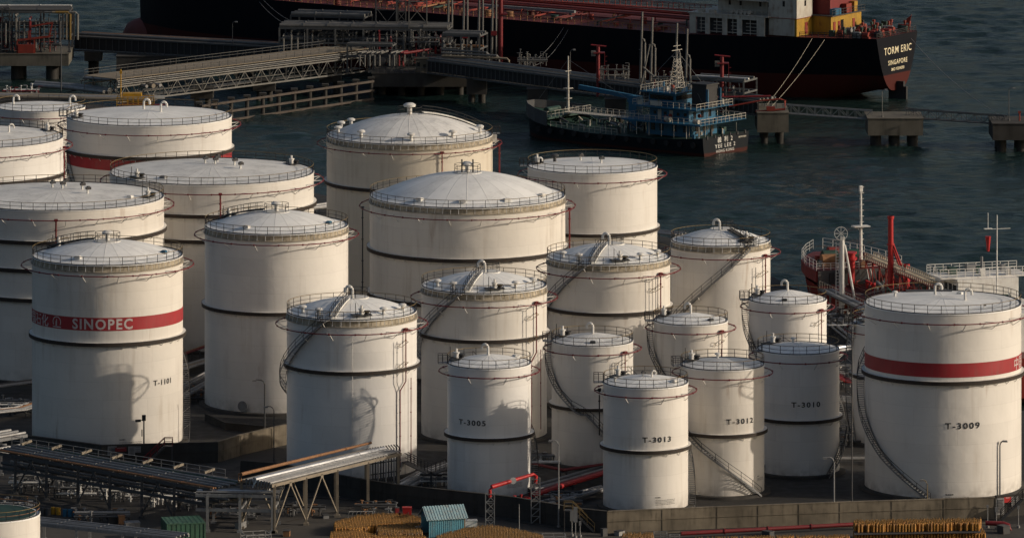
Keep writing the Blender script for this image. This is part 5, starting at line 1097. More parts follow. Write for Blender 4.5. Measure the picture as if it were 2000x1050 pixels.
def drops(label, x0, x1, y, zt_, zb, n, ms, seed, back=3.0):
    rnd = random.Random(seed); r = thing('drop_pipes', label, 'pipes', (x0, y, zb))
    for i in range(n):
        x = x0 + (x1 - x0) * (i + rnd.uniform(.2, .8)) / n; t_ = zt_ - rnd.uniform(0, 1.6); b_ = zb + rnd.uniform(0, 1.5); rr = rnd.choice((.12, .18, .26)); k = rnd.random()
        pts = [(x, y + back, t_), (x, y + .5, t_), (x, y, t_ - .5), (x, y, b_ + .5)]
        pts += [(x, y, b_)] if k < .4 else [(x, y - .1, b_ + .1), (x + rnd.choice((-1.6, 1.6, 2.6)), y - .1, b_)] if k < .75 else [(x, y + .4, b_), (x, y + back, b_)]
        MB().tube(pts, rr, 7).build('pipe', rnd.choice(ms), r, True, True)
    return r
jm = [M_jsteel, M_jpipe, M_dgrey, M_jpipe]
drops('grey pipes dropping down the front of the high jetty frame, left half', -46.5, -31, 1313.3, 7.4, .5, 12, jm, 1); drops('grey pipes dropping down the front of the high jetty frame, right half', -30, -13.5, 1310.6, 7.6, .3, 13, jm + [M_redpipe], 2)
drops('pipes bending down at the right pipe frame of the platform', -14, -6.6, 1301.2, 7.2, .3, 7, jm + [M_rust], 3); drops('dark pipes hanging at the front of the left jetty frame', -108, -92, 1328.2, 8.6, 1.2, 16, [M_dgrey, M_jsteel, M_dgrey, M_redpipe, M_jpipe], 4)
drops('pipes dropping from the frame behind the mast of the blue ship', 34, 44, 1235.5, 6.0, .8, 8, jm, 5)
for i, x in enumerate((-112.5, -109.5)): lattice(('dark lattice mast at the extreme left edge of the picture', 'second dark lattice mast left of the jetty frame')[i], x + 6, 1329.5, 1.5, .96, 9.0 + i, M_dgrey)
rack('jetty_pipe_frame', 'small grey pipe frame in front of the high frame above the bridge end', (-33, 1303, 0), (-24, 1301.5, 0), 4, 5.4, 3, [(.1, .3, .2, M_jpipe), (.7, .3, .16, M_jsteel)], m=M_jsteel, tiers=(0, 2.2))
# dolphins
pier_block('mooring_dolphin', 'pale concrete dolphin right of the blue ship stern', 46.3, 52.2, 1227, 1241, -2.4, 1.2, (2, 2)); pier_block('mooring_dolphin', 'concrete dolphin below the stern of the black tanker', 67.0, 77.4, 1224, 1234, -2.6, .5, (3, 2), legr=.9); pier_block('mooring_dolphin', 'dark concrete dolphin cut off at the right edge', 90, 101, 1217, 1228, -2.6, .4, (3, 2), M_concd, legr=.9)
r = thing('red_gantry', 'red pipe frame standing on the dolphin right of the blue ship', 'frame', (48, 1229, 1.36)); mb = MB().tube([(-7, 0, .9), (-1, 0, 2.0), (2.8, 0, 2.3), (3.6, 0, 2.0), (3.6, 0, .4), (-2, 0, -.1)], .16, 8).box((.9, 0, .5), (1.6, 1.0, .8)).build('pipe_frame', M_deckfit, r, True); MB().tube([(-9, 2, 2.4), (1, 2, 2.6)], .2, 8).build('pipe', M_redpipe, r, True)
truss('catwalk', 'steel truss catwalk from the blue ship dolphin to the one below the tanker', (51.2, 1232, 2.4), (67.8, 1228, 1.7), 1.3, 1.8, 1.5, M_grey, M_dgrey, rail=False, chord=.16, open_=True, cat='catwalk'); truss('catwalk', 'steel truss catwalk leading right to the last dolphin', (74.5, 1229, 1.9), (92.5, 1221, 1.6), 1.3, 1.8, 1.5, M_jsteel, M_dgrey, rail=False, chord=.16, open_=True, cat='catwalk')
lm = lamp(0, 200, 5.2, 'thin lamp post on the dolphin below the tanker stern', .6, M_jpipe, side=1, r=.06); lm.location = (69.8, 1226, .66)
lm = lamp(0, 200, 6.2, 'thin curved lamp post on the last dolphin at the right edge', .8, M_jsteel, side=1, r=.06); lm.location = (93.3, 1221, .56)
lm = lamp(0, 200, 4.5, 'lamp post standing on the left trestle', .6, M_jsteel, side=1, r=.06); lm.location = (-57, 1326, 3.1)
lm = lamp(0, 200, 5.0, 'lamp post on the right trestle by the ship mast', .6, M_jsteel, side=1, r=.06); lm.location = (11.4, 1272, 3.1)
lm = lamp(0, 200, 10.5, 'tall pole in front of the left jetty head', 0, M_dgrey, r=.1, name='mast', cat='mast'); lm.location = (-87.5, 1262, 0.0)
r = thing('post', 'red post on the last dolphin at the right edge', 'post', (95.3, 1221, .56)); MB().cyl((0, 0), .15, 0, 1.6, 8).box((0, 0, 1.6), (.5, .3, .4)).build('post_body', M_deckfit, r)
# yellow structure on the shore
r = thing('yellow_platform', 'yellow framed platform on the shore behind the red banded tank', 'platform', (-72, 1240, 0)); mb = MB()
for x in range(8):
    for y in (0, 3): mb.beam((-3.4 + x, y, 0), (-3.4 + x, y, 2.6), .13)
for z_ in (1.2, 1.9, 2.6):
    for y in (0, 3): mb.beam((-3.4, y, z_), (3.6, y, z_), .12)
mb.box((-.5, 1.5, 3.0), (3.6, 2.2, .6)); mb.build('yellow_frame', M_yellow, r); MB().tube([(-2.6, 0, 2.6), (-2.6, 0, 8)], .1, 6).box((-2.6, -.1, 7.4), (.5, .2, .5)).build('pole', M_yellow, r, True)
MB().box((4.8, -.3, 2.7), (2.0, .08, .7)).build('white_sign', M_white, r); MB().box((1.5, 1.5, .6), (9, 3, .8)).build('red_skid', M_redpipe, r)
# cables between fixed points
def line(name, label, p, q, sag, m=M_rope, r=.032, cat='mooring line'):
    p = Vector(p); q = Vector(q); o = thing(name, label, cat, tuple(p)); pts = [p.lerp(q, i / 16) - Vector((0, 0, sag * 4 * (i / 16) * (1 - i / 16))) for i in range(17)]; MB().tube(pts, r, 5).build('rope', m, o, True, True)
# ------------------------------------------------------------------ ships
def hull(mb, secs, nu=9):
    """secs: (x, halfbeam, z_deck, z_bottom, fullness); sections run port deck - keel - starboard deck"""
    rows = []
    for (x, hb, zd, zb, e) in secs:
        row = []
        for k in range(-nu, nu + 1):
            u = abs(k) / nu; y = hb * (u ** e) * (1 if k > 0 else -1); z = zb + (zd - zb) * (u ** 1.35); row.append((x if not callable(x) else x(u), y if k else 0.0, z))
        rows.append(row)
    m = 2 * nu + 1; vs = [p for r in rows for p in r]; fs = []
    for i in range(len(rows) - 1):
        for j in range(m - 1): fs.append((i * m + j, i * m + j + 1, (i + 1) * m + j + 1, (i + 1) * m + j))
    fs.append(tuple(range(m))); fs.append(tuple((len(rows) - 1) * m + j for j in range(m))[::-1]); mb.add(vs, fs); return rows
def deck_mesh(secs, inset=.25, dz=-.05, m=None):
    mb = MB(); vs = []
    for (x, hb, zd, zb, e) in secs: xx = x(1.0) if callable(x) else x; vs += [(xx, -hb + min(inset, hb * .5), zd + dz), (xx, hb - min(inset, hb * .5), zd + dz)]
    mb.add(vs, [(2 * i, 2 * i + 2, 2 * i + 3, 2 * i + 1) for i in range(len(secs) - 1)]); return mb
def edge_rail(root, secs, m, h=1.1, inset=.15, only=None, step=2.2, name='deck_railing', z=0.0):
    mb = MB()
    for s_ in (-1, 1): rail_run(mb, [((x(1.0) if callable(x) else x), s_ * (hb - inset), zd + z) for (x, hb, zd, zb, e) in secs], h, step, .045)
    mb.build(name, m, root)
# --- the black tanker
TK1 = thing('tanker_ship', 'huge black and red tanker named TORM ERIC moored behind the jetty', 'ship', (77, 1300, WL), R_(149))
zt = lambda s: 12.2 + (s - 39.5) * .014 if s > 40 else 12.8
ts = [(0, 8.8, 12.8, 1.7, .47), (4, 10.0, 12.8, 1.6, .45), (9, 11.6, 12.75, .4, .38), (16, 13.4, 12.7, -2, .3), (26, 15.2, 12.5, -5, .2), (40, 16, 12.2, -6, .12), (80, 16, zt(80), -6, .09), (130, 16, zt(130), -6, .09), (150, 15.4, zt(150), -6, .16), (163, 12.8, zt(163) + .5, -6, .3), (172, 9.0, zt(172) + 1.2, -6, .45), (178, 5.2, zt(178) + 1.8, -6, .6), (182, 1.6, zt(182) + 2.2, -5.5, .7)]
mb = MB(); hull(mb, ts, 14); mb.build('hull', hull_mat('black_tanker_hull', (0.005, 0.006, 0.010), (0.062, 0.014, 0.012), 5.2), TK1, True)
vs = MB(); pr = []
bo = MB()
for i in range(9):
    a = PI * i / 8; pr.append((i, a))
rows = []; 
for i in range(11):
    u = i / 10; x = 170 + 17.5 * u; rr = (1 - (max(0, u - .35) / .65) ** 2.2) ** .5 if u > .35 else 1; rows.append([(x, 2.9 * rr * cos(2 * PI * k / 14), .3 + 4.6 * rr * sin(2 * PI * k / 14)) for k in range(14)])
bo.add([p for r in rows for p in r], [(i * 14 + k, i * 14 + (k + 1) % 14, (i + 1) * 14 + (k + 1) % 14, (i + 1) * 14 + k) for i in range(10) for k in range(14)]); bo.v = [(x, y, z + 1.9) for x, y, z in bo.v]; bo.build('bulbous_bow', paint('bulb_red', (0.14, 0.022, 0.016), (0.04, .02, .02), .4, .6, scale=.3), TK1, True)
deck_mesh(ts).build('deck', M_redship, TK1)
MB().bx(-1.6, .2, -.35, .35, -2, 3.6).bx(-2.2, 1.8, -.3, .3, -2, 2.6).build('rudder', M_blkpaint, TK1)
# deck gear
for y_, rr, z_ in ((2, .2, 1.6), (3, .16, 1.6), (4.2, .24, 1.5), (-2, .2, 1.6), (-4, .2, 1.6), (8, .12, .9)):
    MB().tube([(44, y_, zt(44) + z_), (165, y_, zt(165) + z_)], rr, 8).build('deck_pipe', random.choice([M_deckfit, M_redship, M_deckfit]), TK1, True)
MB().bx(42, 165, -1, 1, 15.0, 15.2).build('catwalk', M_deckfit, TK1); mb = MB(); rail_run(mb, [(42, -1, 15.2), (165, -1, 15.2)], 1.1, 2.5, .06); rail_run(mb, [(42, 1, 15.2), (165, 1, 15.2)], 1.1, 2.5, .06); mb.build('catwalk_railing', M_deckfit, TK1)
mb = MB(); rail_run(mb, [(40, 15.7, 12.25), (80, 15.7, zt(80)), (130, 15.7, zt(130)), (150, 15.1, zt(150)), (163, 12.6, zt(163) + .4)], 1.1, 1.6, .06, 1); mb.build('deck_railing', M_rust, TK1)
rt = random.Random(3)
for i in range(120):
    s_ = rt.uniform(42, 160); y_ = rt.uniform(2, 15); z_ = zt(s_); mm = rt.choice([M_deckfit, M_deckfit, M_redship, M_dkgreen, M_deckfit, M_rust]); k = rt.random()
    if k < .5: MB().tube([(s_, y_, z_), (s_, y_, z_ + 1.3), (s_, y_ + rt.uniform(-3, 1), z_ + 1.3)], .14, 6).build('deck_fitting', mm, TK1, True)
    elif k < .8: MB().cyl((s_, y_), rt.uniform(.4, .9), z_, z_ + rt.uniform(.6, 1.3), 10).build('tank_hatch', mm, TK1, True)
    else: MB().beam((s_, 2, z_ + 1), (s_, 14, z_ + .8), .3).beam((s_, 14, z_), (s_, 14, z_ + 1), .2).build('cross_pipe', mm, TK1)
MB().beam((70, 8, 14.2), (92, 8.5, 14.4), .7, .5).beam((71, 8, 12.6), (71, 8, 14.2), .4).beam((90, 8.5, 12.8), (90, 8.5, 14.4), .4).build('hose_boom', M_grey, TK1)
# superstructure
op = [(38.2, 36.0), (35.0, 32.1), (31.0, 28.7), (27.6, 24.2)]; mb = MB(); pts = [39.6] + [v for o in op for v in o] + [22.4]
for a_, b_ in zip(pts[::2], pts[1::2]): mb.bx(b_, a_, 14.0, 14.25, 12.3, 15.62)
mb.bx(22.4, 39.6, 14.0, 14.25, 15.62, 16.3); mb.build('arcade_wall', M_shipwhite, TK1)
wb = MB()
for a_, b_ in op:
    wb.beam((a_, 14.1, 12.9), (b_, 14.1, 12.9), .12)
    for z_ in (13.5, 14.2, 14.9): wb.beam((a_ - .9, 14.1, z_), (b_, 14.1, z_), .1)
    wb.beam((b_ + (a_ - b_) * .45, 14.1, 12.6), (b_ + (a_ - b_) * .45, 14.1, 15.6), .1)
wb.build('window_bars', M_shipwhite, TK1)
MB().bx(22.4, 39.4, -9, 11.5, 12.3, 16.2).build('deckhouse', M_dgrey, TK1); MB().bx(21.5, 40, -14.3, 14.35, 16.3, 16.5).build('boat_deck', M_shipwhite, TK1)
mb = MB(); rail_run(mb, [(40, 14.2, 16.5), (21.5, 14.2, 16.5)], 1.1, 1.5, .032, 1); mb.build('boat_deck_railing', M_shipwhite, TK1)
for s_ in (26.5, 27.4, 28.3, 29.2, 30.5): MB().tube([(s_, 13.4, 16.9), (s_ + .01, 12.2, 16.9)], .36, 10).build('life_raft', M_shipwhite, TK1, True)
for s_ in (35, 37.5): MB().box((s_, 13, 16.8), (1.3, .9, .6)).build('deck_box', M_shipwhite, TK1)
MB().bx(22.2, 36, -8, 9, 16.5, 24).build('accommodation', M_shipwhite, TK1)
for s_ in (24, 26, 30.5, 33): MB().bx(s_, s_ + .5, 8.98, 9.04, 17.8, 18.7).build('window', M_glass, TK1)
MB().bx(21, 36.5, -9, 13, 19.3, 19.5).build('upper_deck', M_shipwhite, TK1); mb = MB(); rail_run(mb, [(36.5, 12.9, 19.5), (21, 12.9, 19.5), (21, 9, 19.5)], 1.1, 1.5, .032, 1); mb.build('upper_deck_railing', M_shipwhite, TK1)
MB().bx(15.7, 22.1, 6.6, 13.1, 16.25, 23).build('white_house', M_shipwhite, TK1); MB().bx(15.72, 22.1, 6.62, 13.08, 12.75, 16.22).build('yellow_house', M_shipyellow, TK1); MB().bx(16.2, 22.0, 13.09, 13.16, 12.8, 16.2).build('pale_side', M_shipwhite, TK1)
MB().bx(15.62, 15.7, 8.6, 9.7, 13.0, 15.3).build('red_door', M_deckfit, TK1)
MB().bx(15.62, 15.69, 9.3, 9.9, 18.6, 19.7).build('window', M_glass, TK1); MB().bx(18.4, 18.9, 13.1, 13.16, 18.6, 19.7).build('window', M_glass, TK1)
MB().bx(15.5, 22.3, 6.4, 13.3, 16.22, 16.3).build('trim', M_deckfit, TK1)
MB().bx(11.5, 22, -6.4, 6.5, 12.75, 16.4).build('engine_casing', M_shipyellow, TK1); MB().bx(10.9, 22, -7, 7, 16.4, 16.55).build('casing_deck', M_dgrey, TK1); MB().bx(12.4, 22, -6.2, 5.2, 16.55, 26).build('funnel_casing', M_fred, TK1)
for y_, m_ in ((5.2, M_deckfit), (3.2, M_deckfit), (-3, M_deckfit)): MB().bx(11.40, 11.5, y_ - .5, y_ + .4, 13.2, 15.2).build('red_door', m_, TK1)
MB().bx(11.36, 11.48, 1.4, 2.4, 13.2, 15.4).build('open_door', M_glass, TK1)
mb = MB(); rail_run(mb, [(11.0, 6.9, 16.55), (11.0, -6.9, 16.55)], 1.1, 1.5, .032, 1); mb.build('casing_railing', M_dgrey, TK1)
MB().box((11.7, 4.2, 17.2), (1.2, 2.6, 1.2)).build('blue_locker', M_blue, TK1); MB().box((11.7, -.4, 17.5), (1.2, 2.2, 1.8)).build('red_locker', M_deckfit, TK1); MB().box((11.7, -3.6, 17.6), (1.0, 1.4, 2.0)).build('yellow_locker', M_shipyellow, TK1)
MB().tube([(16, 10.5, 21), (16, 10.5, 26)], .5, 12).build('yellow_pipe', M_shipyellow, TK1, True)
for i in range(60):
    s_ = rt.uniform(.8, 10.5); y_ = rt.uniform(-8.5, 9.3); mm = rt.choice([M_deckfit, M_dkgreen, M_grey, M_deckfit, M_blkpaint, M_deckfit, M_dkgreen]); k = rt.random()
    if k < .45: MB().tube([(s_ - .6, y_, 13.5), (s_ + .6, y_, 13.5)], .55, 10).box((s_, y_, 13.0), (1.6, .8, .4)).build('mooring_winch', mm, TK1, True)
    elif k < .8: MB().cyl((s_, y_), .2, 12.8, 14.4, 8).cyl((s_, y_), .32, 14.3, 14.8, 8).build('vent_post', mm, TK1, True)
    else: MB().box((s_, y_, 13.3), (1.0, .8, 1.2)).build('deck_locker', mm, TK1)
mb = MB(); rail_run(mb, [(15, 13.2, 12.75), (9, 11.4, 12.8), (4, 9.8, 12.8), (.2, 8.4, 12.8), (.2, -8.4, 12.8)], 1.0, 1.3, .05, 2); mb.build('poop_railing', M_blkpaint, TK1)
MB().tube([(.3, -5, 12.8), (-.6, -5, 16.4)], .06, 6).add([(-.6, -5, 16.3), (-.4, -5, 15.2), (.5, -4.7, 14.5), (.3, -4.7, 15.6)], [(0, 1, 2, 3)]).build('flag', M_deckfit, TK1)
mb = None
for txt, sz, z_ in (('TORM ERIC', 2.0, 9.9), ('SINGAPORE', 1.35, 7.5), ('IMO 9304590', .85, 6.1)): text_on('ship_lettering', txt, sz, M_cream, TK1, (-.06, -.2, z_), (0, -1.05, 0), (0, 0, 1), .012, 1.12)
def TKp(s, p, z): a = R_(149); return Vector((77 + s * cos(a) - p * sin(a), 1300 + s * sin(a) + p * cos(a), WL + z))
line('mooring_line', 'pale mooring rope, left one of two, from the tanker to the dolphin', TKp(12.5, 12.5, 12.6), (48.2, 1236, 1.4), .6); line('mooring_line', 'pale mooring rope, right one of two, from the tanker to the dolphin', TKp(10, 12, 12.4), (49.2, 1235, 1.4), .6)
line('mooring_line', 'thin dark mooring rope from the tanker stern to the last dolphin', TKp(0, -6, 11.5), (93, 1222, .8), 1.5, M_grey, .04); line('mooring_line', 'mooring rope from the tanker side down to the right trestle, upper', TKp(68, 15.8, 12), (2, 1286, 3.3), 1.5, M_grey); line('mooring_line', 'mooring rope from the tanker side down to the right trestle, lower', TKp(67, 15.8, 11.6), (2.6, 1285, 3.3), 2.2, M_grey)
line('mooring_line', 'mooring rope from the tanker down to the central platform, upper', TKp(141, 15.8, 13.5), (-42, 1316, 8), 1.0, M_grey); line('mooring_line', 'mooring rope from the tanker down to the central platform, lower', TKp(142, 15.8, 13.0), (-42, 1316, 7.4), 1.5, M_grey)
# --- blue supply ship
B0x, B0y = 40.0, 1216.0; YL = thing('supply_ship', 'small dark tanker with bright blue superstructure named YEE LEE 2', 'ship', (B0x, B0y, WL), R_(142))
ys = [(0, 7.3, 3.6, -1.2, .08), (3, 7.5, 3.3, -1.5, .1), (12, 7.5, 2.7, -2.5, .12), (28, 7.5, 2.6, -2.5, .12), (36, 7.0, 3.1, -2.5, .2), (41, 5.4, 4.0, -2.4, .4), (44.6, 2.9, 4.8, -2.2, .6), (46, 1.0, 5.2, -2, .7)]
mb = MB(); hull(mb, ys, 10); mb.build('hull', hull_mat('black_supply_hull', (0.010, 0.013, 0.017), (0.05, 0.015, 0.012), .75), YL, True); deck_mesh(ys).build('deck', M_dkgreen, YL)
fc = [(37, 6.9, 5.6, 3, .2), (41, 5.5, 6.0, 3, .4), (44.6, 3.1, 6.4, 3, .6), (46.3, 1.2, 6.6, 3, .7)]; mb = MB()
for sg in (-1, 1): mb.add([p for (x, hb, zd, zb, e) in fc for p in ((x, sg * hb, zd - 2.6), (x, sg * hb, zd), (x, sg * (hb - .15), zd), (x, sg * (hb - .15), zd - 2.6))], [(4 * i + k, 4 * i + (k + 1) % 4, 4 * i + 4 + (k + 1) % 4, 4 * i + 4 + k) for i in range(3) for k in range(4)])
mb.bx(46.2, 46.35, -1.2, 1.2, 4, 6.6).build('bow_bulwark', M_dgrey, YL); MB().prism([(37, -6.8), (41, -5.4), (44.6, -3), (46.2, -1.1), (46.2, 1.1), (44.6, 3), (41, 5.4), (37, 6.8)], 4.2, 4.6).build('forecastle_deck', M_dkgreen, YL); MB().tube([(41, -2, 5.2), (41, 2, 5.2)], .6, 10).build('anchor_winch', M_dkgreen, YL, True)
mb = MB(); rail_run(mb, [(37, 6.8, 4.6), (41, 5.3, 4.6), (44, 3.0, 4.6)], 1.1, 1.2, .032, 1); rail_run(mb, [(37, 6.8, 4.6), (37, -6.8, 4.6)], 1.1, 1.2, .032, 1); mb.build('forecastle_railing', M_shipwhite, YL)
MB().tube([(37.2, 0, 4.6), (37.2, 0, 15.6)], [.3, .14], 8).box((37.2, 0, 9.5), (1.2, 1.6, .12)).box((37.2, 0, 7.6), (1.0, 1.2, .12)).box((37.2, 0, 12.8), (.2, 1.8, .1)).build('foremast', M_shipwhite, YL)
for z0, z1, s0, s1, pb in ((3.0, 5.8, 5.0, 15.5, 4.0), (5.9, 8.4, 5.5, 14.6, 4.2), (8.5, 10.9, 9.2, 15.2, 3.7)): MB().bx(s0, s1, -pb, pb, z0, z1).build('blue_deckhouse', M_blue, YL)
for z_, s0, s1, pb in ((5.8, .6, 19, 7.2), (8.4, 2.6, 17.5, 5.8), (11.0, 8.2, 16.4, 4.8)):
    MB().bx(s0, s1, -pb, pb, z_, z_ + .1).bx(s0 - .03, s1 + .03, -pb - .05, -pb, z_ - .12, z_ + .15).bx(s0 - .03, s1 + .03, pb, pb + .05, z_ - .12, z_ + .15).build('blue_deck_slab', M_blue, YL); mb = MB(); rail_run(mb, [(s0, pb - .1, z_ + .1), (s1, pb - .1, z_ + .1), (s1, -pb + .1, z_ + .1), (s0, -pb + .1, z_ + .1)], 1.05, 1.3, .032, 1, closed=True); mb.build('deck_railing', M_shipwhite, YL)
for s_ in (6.3, 8, 11, 13.4): MB().box((s_, 4.22, 7.2), (.65, .08, .6)).build('window', M_glass, YL)
for s_ in (9.6, 12.3): MB().box((s_, 4.22, 6.9), (.8, .07, 1.8)).build('door', M_shipwhite, YL)
for s_ in (6.5, 9, 12, 14): MB().box((s_, 4.03, 4.6), (.9, .08, 1.5)).build('dark_opening', M_glass, YL)
for p_ in (-2.4, 0, 2.4): MB().box((5.46, p_, 7.0), (.08, .8, 1.3)).build('aft_door', M_glass, YL); MB().box((4.96, p_, 4.5), (.08, .9, 1.8)).build('aft_door', M_dgrey, YL)
for i in range(7): MB().cyl((1.2 + i * 2.9, 6.9), .07, 3.2, 5.75, 6).build('deck_stanchion', M_shipwhite, YL)
for i in range(5): MB().beam((2.2 + i * .45, 5.2, 3.4 + i * .5), (2.2 + i * .45, 6.0, 3.4 + i * .5), .12).build('stair_step', M_blue, YL)
for i in range(46):
    lv = rt.choice(((5.9, 1.0, 18.5, 6.6), (8.5, 3.0, 17, 5.4), (11.1, 8.6, 16, 4.3), (3.3, .5, 5, 6.5), (11.1, 8.6, 16, 4.3))); s_ = rt.uniform(lv[1], lv[2]); p_ = rt.uniform(-lv[3], lv[3]); mm = rt.choice([M_shipwhite, M_blue, M_dgrey, M_dkgreen, M_blkpaint, M_deckfit, M_shipwhite]); k = rt.random()
    if k < .4: MB().cyl((s_, p_), rt.uniform(.12, .35), lv[0], lv[0] + rt.uniform(.5, 1.3), 8).build('deck_vent', mm, YL, True)
    elif k < .7: MB().box((s_, p_, lv[0] + .4), (rt.uniform(.4, 1.2), rt.uniform(.4, .9), .8)).build('deck_locker', mm, YL)
    else: MB().tube([(s_, p_, lv[0]), (s_, p_, lv[0] + rt.uniform(1.5, 3.6))], .05, 5).build('antenna_pole', M_shipwhite, YL)
for x0, y0, x1, y1, z1 in ((37.2, 0, 45.5, 0, 5.5), (37.2, 0, 22, 1.0, 8.6), (11.4, 0, 21.5, 0, 9.2), (11.4, 0, 1, 3, 6), (11.4, 0, 1, -3, 6)): MB().tube([(x0, y0, 15 if x0 > 30 else 18.5), (x1, y1, z1)], .03, 4).build('stay_wire', M_grey, YL)
MB().bx(9.5, 14.9, 3.7, 3.76, 9.6, 10.4).build('bridge_window', M_glass, YL); MB().bx(9.12, 9.2, -3.2, 3.2, 9.6, 10.4).build('bridge_window', M_glass, YL); MB().bx(15.1, 16.2, 5.9, 5.95, 8.7, 9.4).build('white_banner', M_shipwhite, YL); MB().bx(10.6, 13.2, 5.86, 5.92, 8.7, 9.5).build('white_banner', M_shipwhite, YL)
for s_, p_, z_ in ((9.4, 4.7, 6.6), (4.3, 2.5, 6.7)): MB().tube([(s_, p_, z_ + .3), (s_, p_ + .12, z_ + .3)], .38, 12).build('lifebuoy', M_deckfit, YL, True)
for s_ in (2.0, 8.6): MB().tube([(s_ - .6, 6.6, 6.5), (s_ + .6, 6.6, 6.5)], .45, 10).build('life_raft', M_shipwhite, YL, True)
MB().bx(3.2, 6.6, -1.8, 1.8, 8.5, 12.6).bx(3.0, 6.8, -2, 2, 12.6, 12.9).build('funnel', M_blkpaint, YL); MB().bx(2.6, 3.1, 1.9, 2.1, 8.4, 12.0).bx(2.6, 3.1, -2.1, -1.9, 8.4, 12.0).build('funnel_wing', M_blue, YL)
mb = MB()
for x, y in ((-1.1, -1.1), (1.1, -1.1), (1.1, 1.1), (-1.1, 1.1)): mb.beam((11.4 + x, y, 11.1), (11.4 + x * .35, y * .35, 17), .1)
for k in range(6):
    f_ = 1 - .11 * k; z_ = 11.6 + k * .95; q = [(11.4 + x * f_, y * f_, z_) for x, y in ((-1.1, -1.1), (1.1, -1.1), (1.1, 1.1), (-1.1, 1.1))]
    for i in range(4): mb.beam(q[i], q[(i + 1) % 4], .07); mb.beam(q[i], (q[(i + 1) % 4][0], q[(i + 1) % 4][1], z_ + .95), .06)
mb.tube([(11.4, 0, 17), (11.4, 0, 20.2)], .1, 6).beam((11.4, -1.6, 18.6), (11.4, 1.6, 18.6), .1).beam((11.4, -1.1, 19.4), (11.4, 1.1, 19.4), .08).beam((10.2, 0, 17.3), (12.6, 0, 17.3), .1); mb.build('lattice_mast', M_shipwhite, YL)
MB().bx(20.2, 22.0, -1, 1, 3, 8.2).box((21.2, 0, 8.7), (2.4, 1.8, 1.2)).build('crane_post', M_blue, YL); MB().beam((21.4, 0, 9.0), (34.5, 0, 10.0), .7, .8).build('crane_boom', M_blue, YL)
mb = MB().bx(19, 37, -1.2, 1.2, 5.0, 5.12); rail_run(mb, [(19, 1.2, 5.1), (37, 1.2, 5.1)], 1.05, 1.4, .032, 1); rail_run(mb, [(19, -1.2, 5.1), (37, -1.2, 5.1)], 1.05, 1.4, .032, 1); mb.build('catwalk', M_shipwhite, YL)
mb = MB(); rail_run(mb, [(20, 7.3, 2.7), (36, 7.0, 3.0)], 1.05, 1.3, .032, 1); mb.build('main_deck_railing', M_shipwhite, YL)
for i in range(60):
    s_ = rt.uniform(18, 36.5); y_ = rt.uniform(-6, 6.4); mm = rt.choice([M_dkgreen, M_grey, M_dgrey, M_dkgreen, M_shipwhite]); MB().tube([(s_, y_, 2.7), (s_, y_, 2.7 + rt.uniform(.6, 1.8)), (s_ + rt.uniform(-2.5, 2.5), y_, 3.6)], rt.choice((.1, .16, .22)), 6).build('deck_pipe', mm, YL, True)
for i in range(13): s_ = 2 + i * 3.1; hb = 7.52 if s_ < 30 else 7.52 - (s_ - 30) * .1; MB().tube([(s_, hb + .02, 2.2), (s_, hb + .28, 2.2)], .55, 12).build('tyre_fender', M_blackrubber, YL, True)
for i in range(6): MB().tube([(-.05, -6 + i * 2.4, 3.3), (-.05, -6 + i * 2.4, 3.9)], .2, 8).build('bollard', M_dgrey, YL, True)
text_on('ship_lettering', '義 利 2', 1.15, M_white, YL, (-.05, 0.3, 2.85), (0, -1.15, 0), (0, 0, 1), .0, 1.3); text_on('ship_lettering', 'YEE LEE 2', 1.0, M_white, YL, (-.05, 0.3, 1.7), (0, -1.2, 0), (0, 0, 1), .0, 1.3); text_on('ship_lettering', 'HONG KONG', .75, M_white, YL, (-.05, 0.3, .75), (0, -1.1, 0), (0, 0, 1), .0, 1.15)
text_on('ship_lettering', 'IMO9070084', .45, M_shipwhite, YL, (-.05, -5.2, 2.75), (0, -1, 0), (0, 0, 1), .01, 1.0)
# --- red ship at the right
RS = thing('red_ship', 'red chemical tanker with white wheelhouse berthed at the right edge', 'ship', (76, 937, WL + 1.2), R_(106.9))
rs = [(0, 5.8, 6.0, 0, .3), (6, 6.8, 5.6, -2, .2), (20, 7.2, 5.4, -3, .12), (72, 7.2, 5.5, -3, .12), (82, 6.6, 5.9, -3, .25), (90, 4.2, 6.6, -2.8, .45), (95, .9, 7.4, -2, .7)]
mb = MB(); hull(mb, rs, 10); mb.build('hull', hull_mat('red_ship_hull', (0.15, 0.018, 0.014), (0.05, 0.06, 0.05), -.8), RS, True); deck_mesh(rs).build('deck', M_redship, RS)
fr = [(76, 7.1), (82, 6.7), (88, 5.3), (92, 3.2), (95.3, .9)]
MB().prism([(x, -y) for x, y in fr] + [(x, y) for x, y in fr[::-1]], 6.2, 7.9).build('forecastle', M_shipred, RS); MB().prism([(x, -y + .2) for x, y in fr] + [(x, y - .2) for x, y in fr[::-1]], 7.9, 7.95).build('forecastle_deck', M_redship, RS)
MB().bx(75.8, 76, -6.8, 6.8, 5.5, 7.9).build('forecastle_bulkhead', M_dgrey, RS)
mb = MB(); rail_run(mb, [(76, 7.0, 7.95), (82, 6.6, 7.95), (88, 5.2, 8.0), (92, 3.1, 8.2), (95, .8, 8.4)], 1.5, 1.9, .022, 2); rail_run(mb, [(76, -7.0, 7.95), (82, -6.6, 7.95), (88, -5.2, 8.0), (92, -3.1, 8.2), (95, -.8, 8.4)], 1.7, 1.8, .035, 2); rail_run(mb, [(76, 7, 7.95), (76, -7, 7.95)], 1.1, 1.2, .035, 2); mb.build('forecastle_railing', M_white, RS)
for x, y, m_ in ((84, 2, M_dkgreen), (84, -2, M_dkgreen), (80, 3.6, M_rust), (87, 0, M_shipred)): MB().tube([(x, y - 1.2, 9.0), (x, y + 1.2, 9.0)], .85, 12).box((x, y, 8.2), (1.8, 2.6, .5)).build('anchor_winch', m_, RS, True)
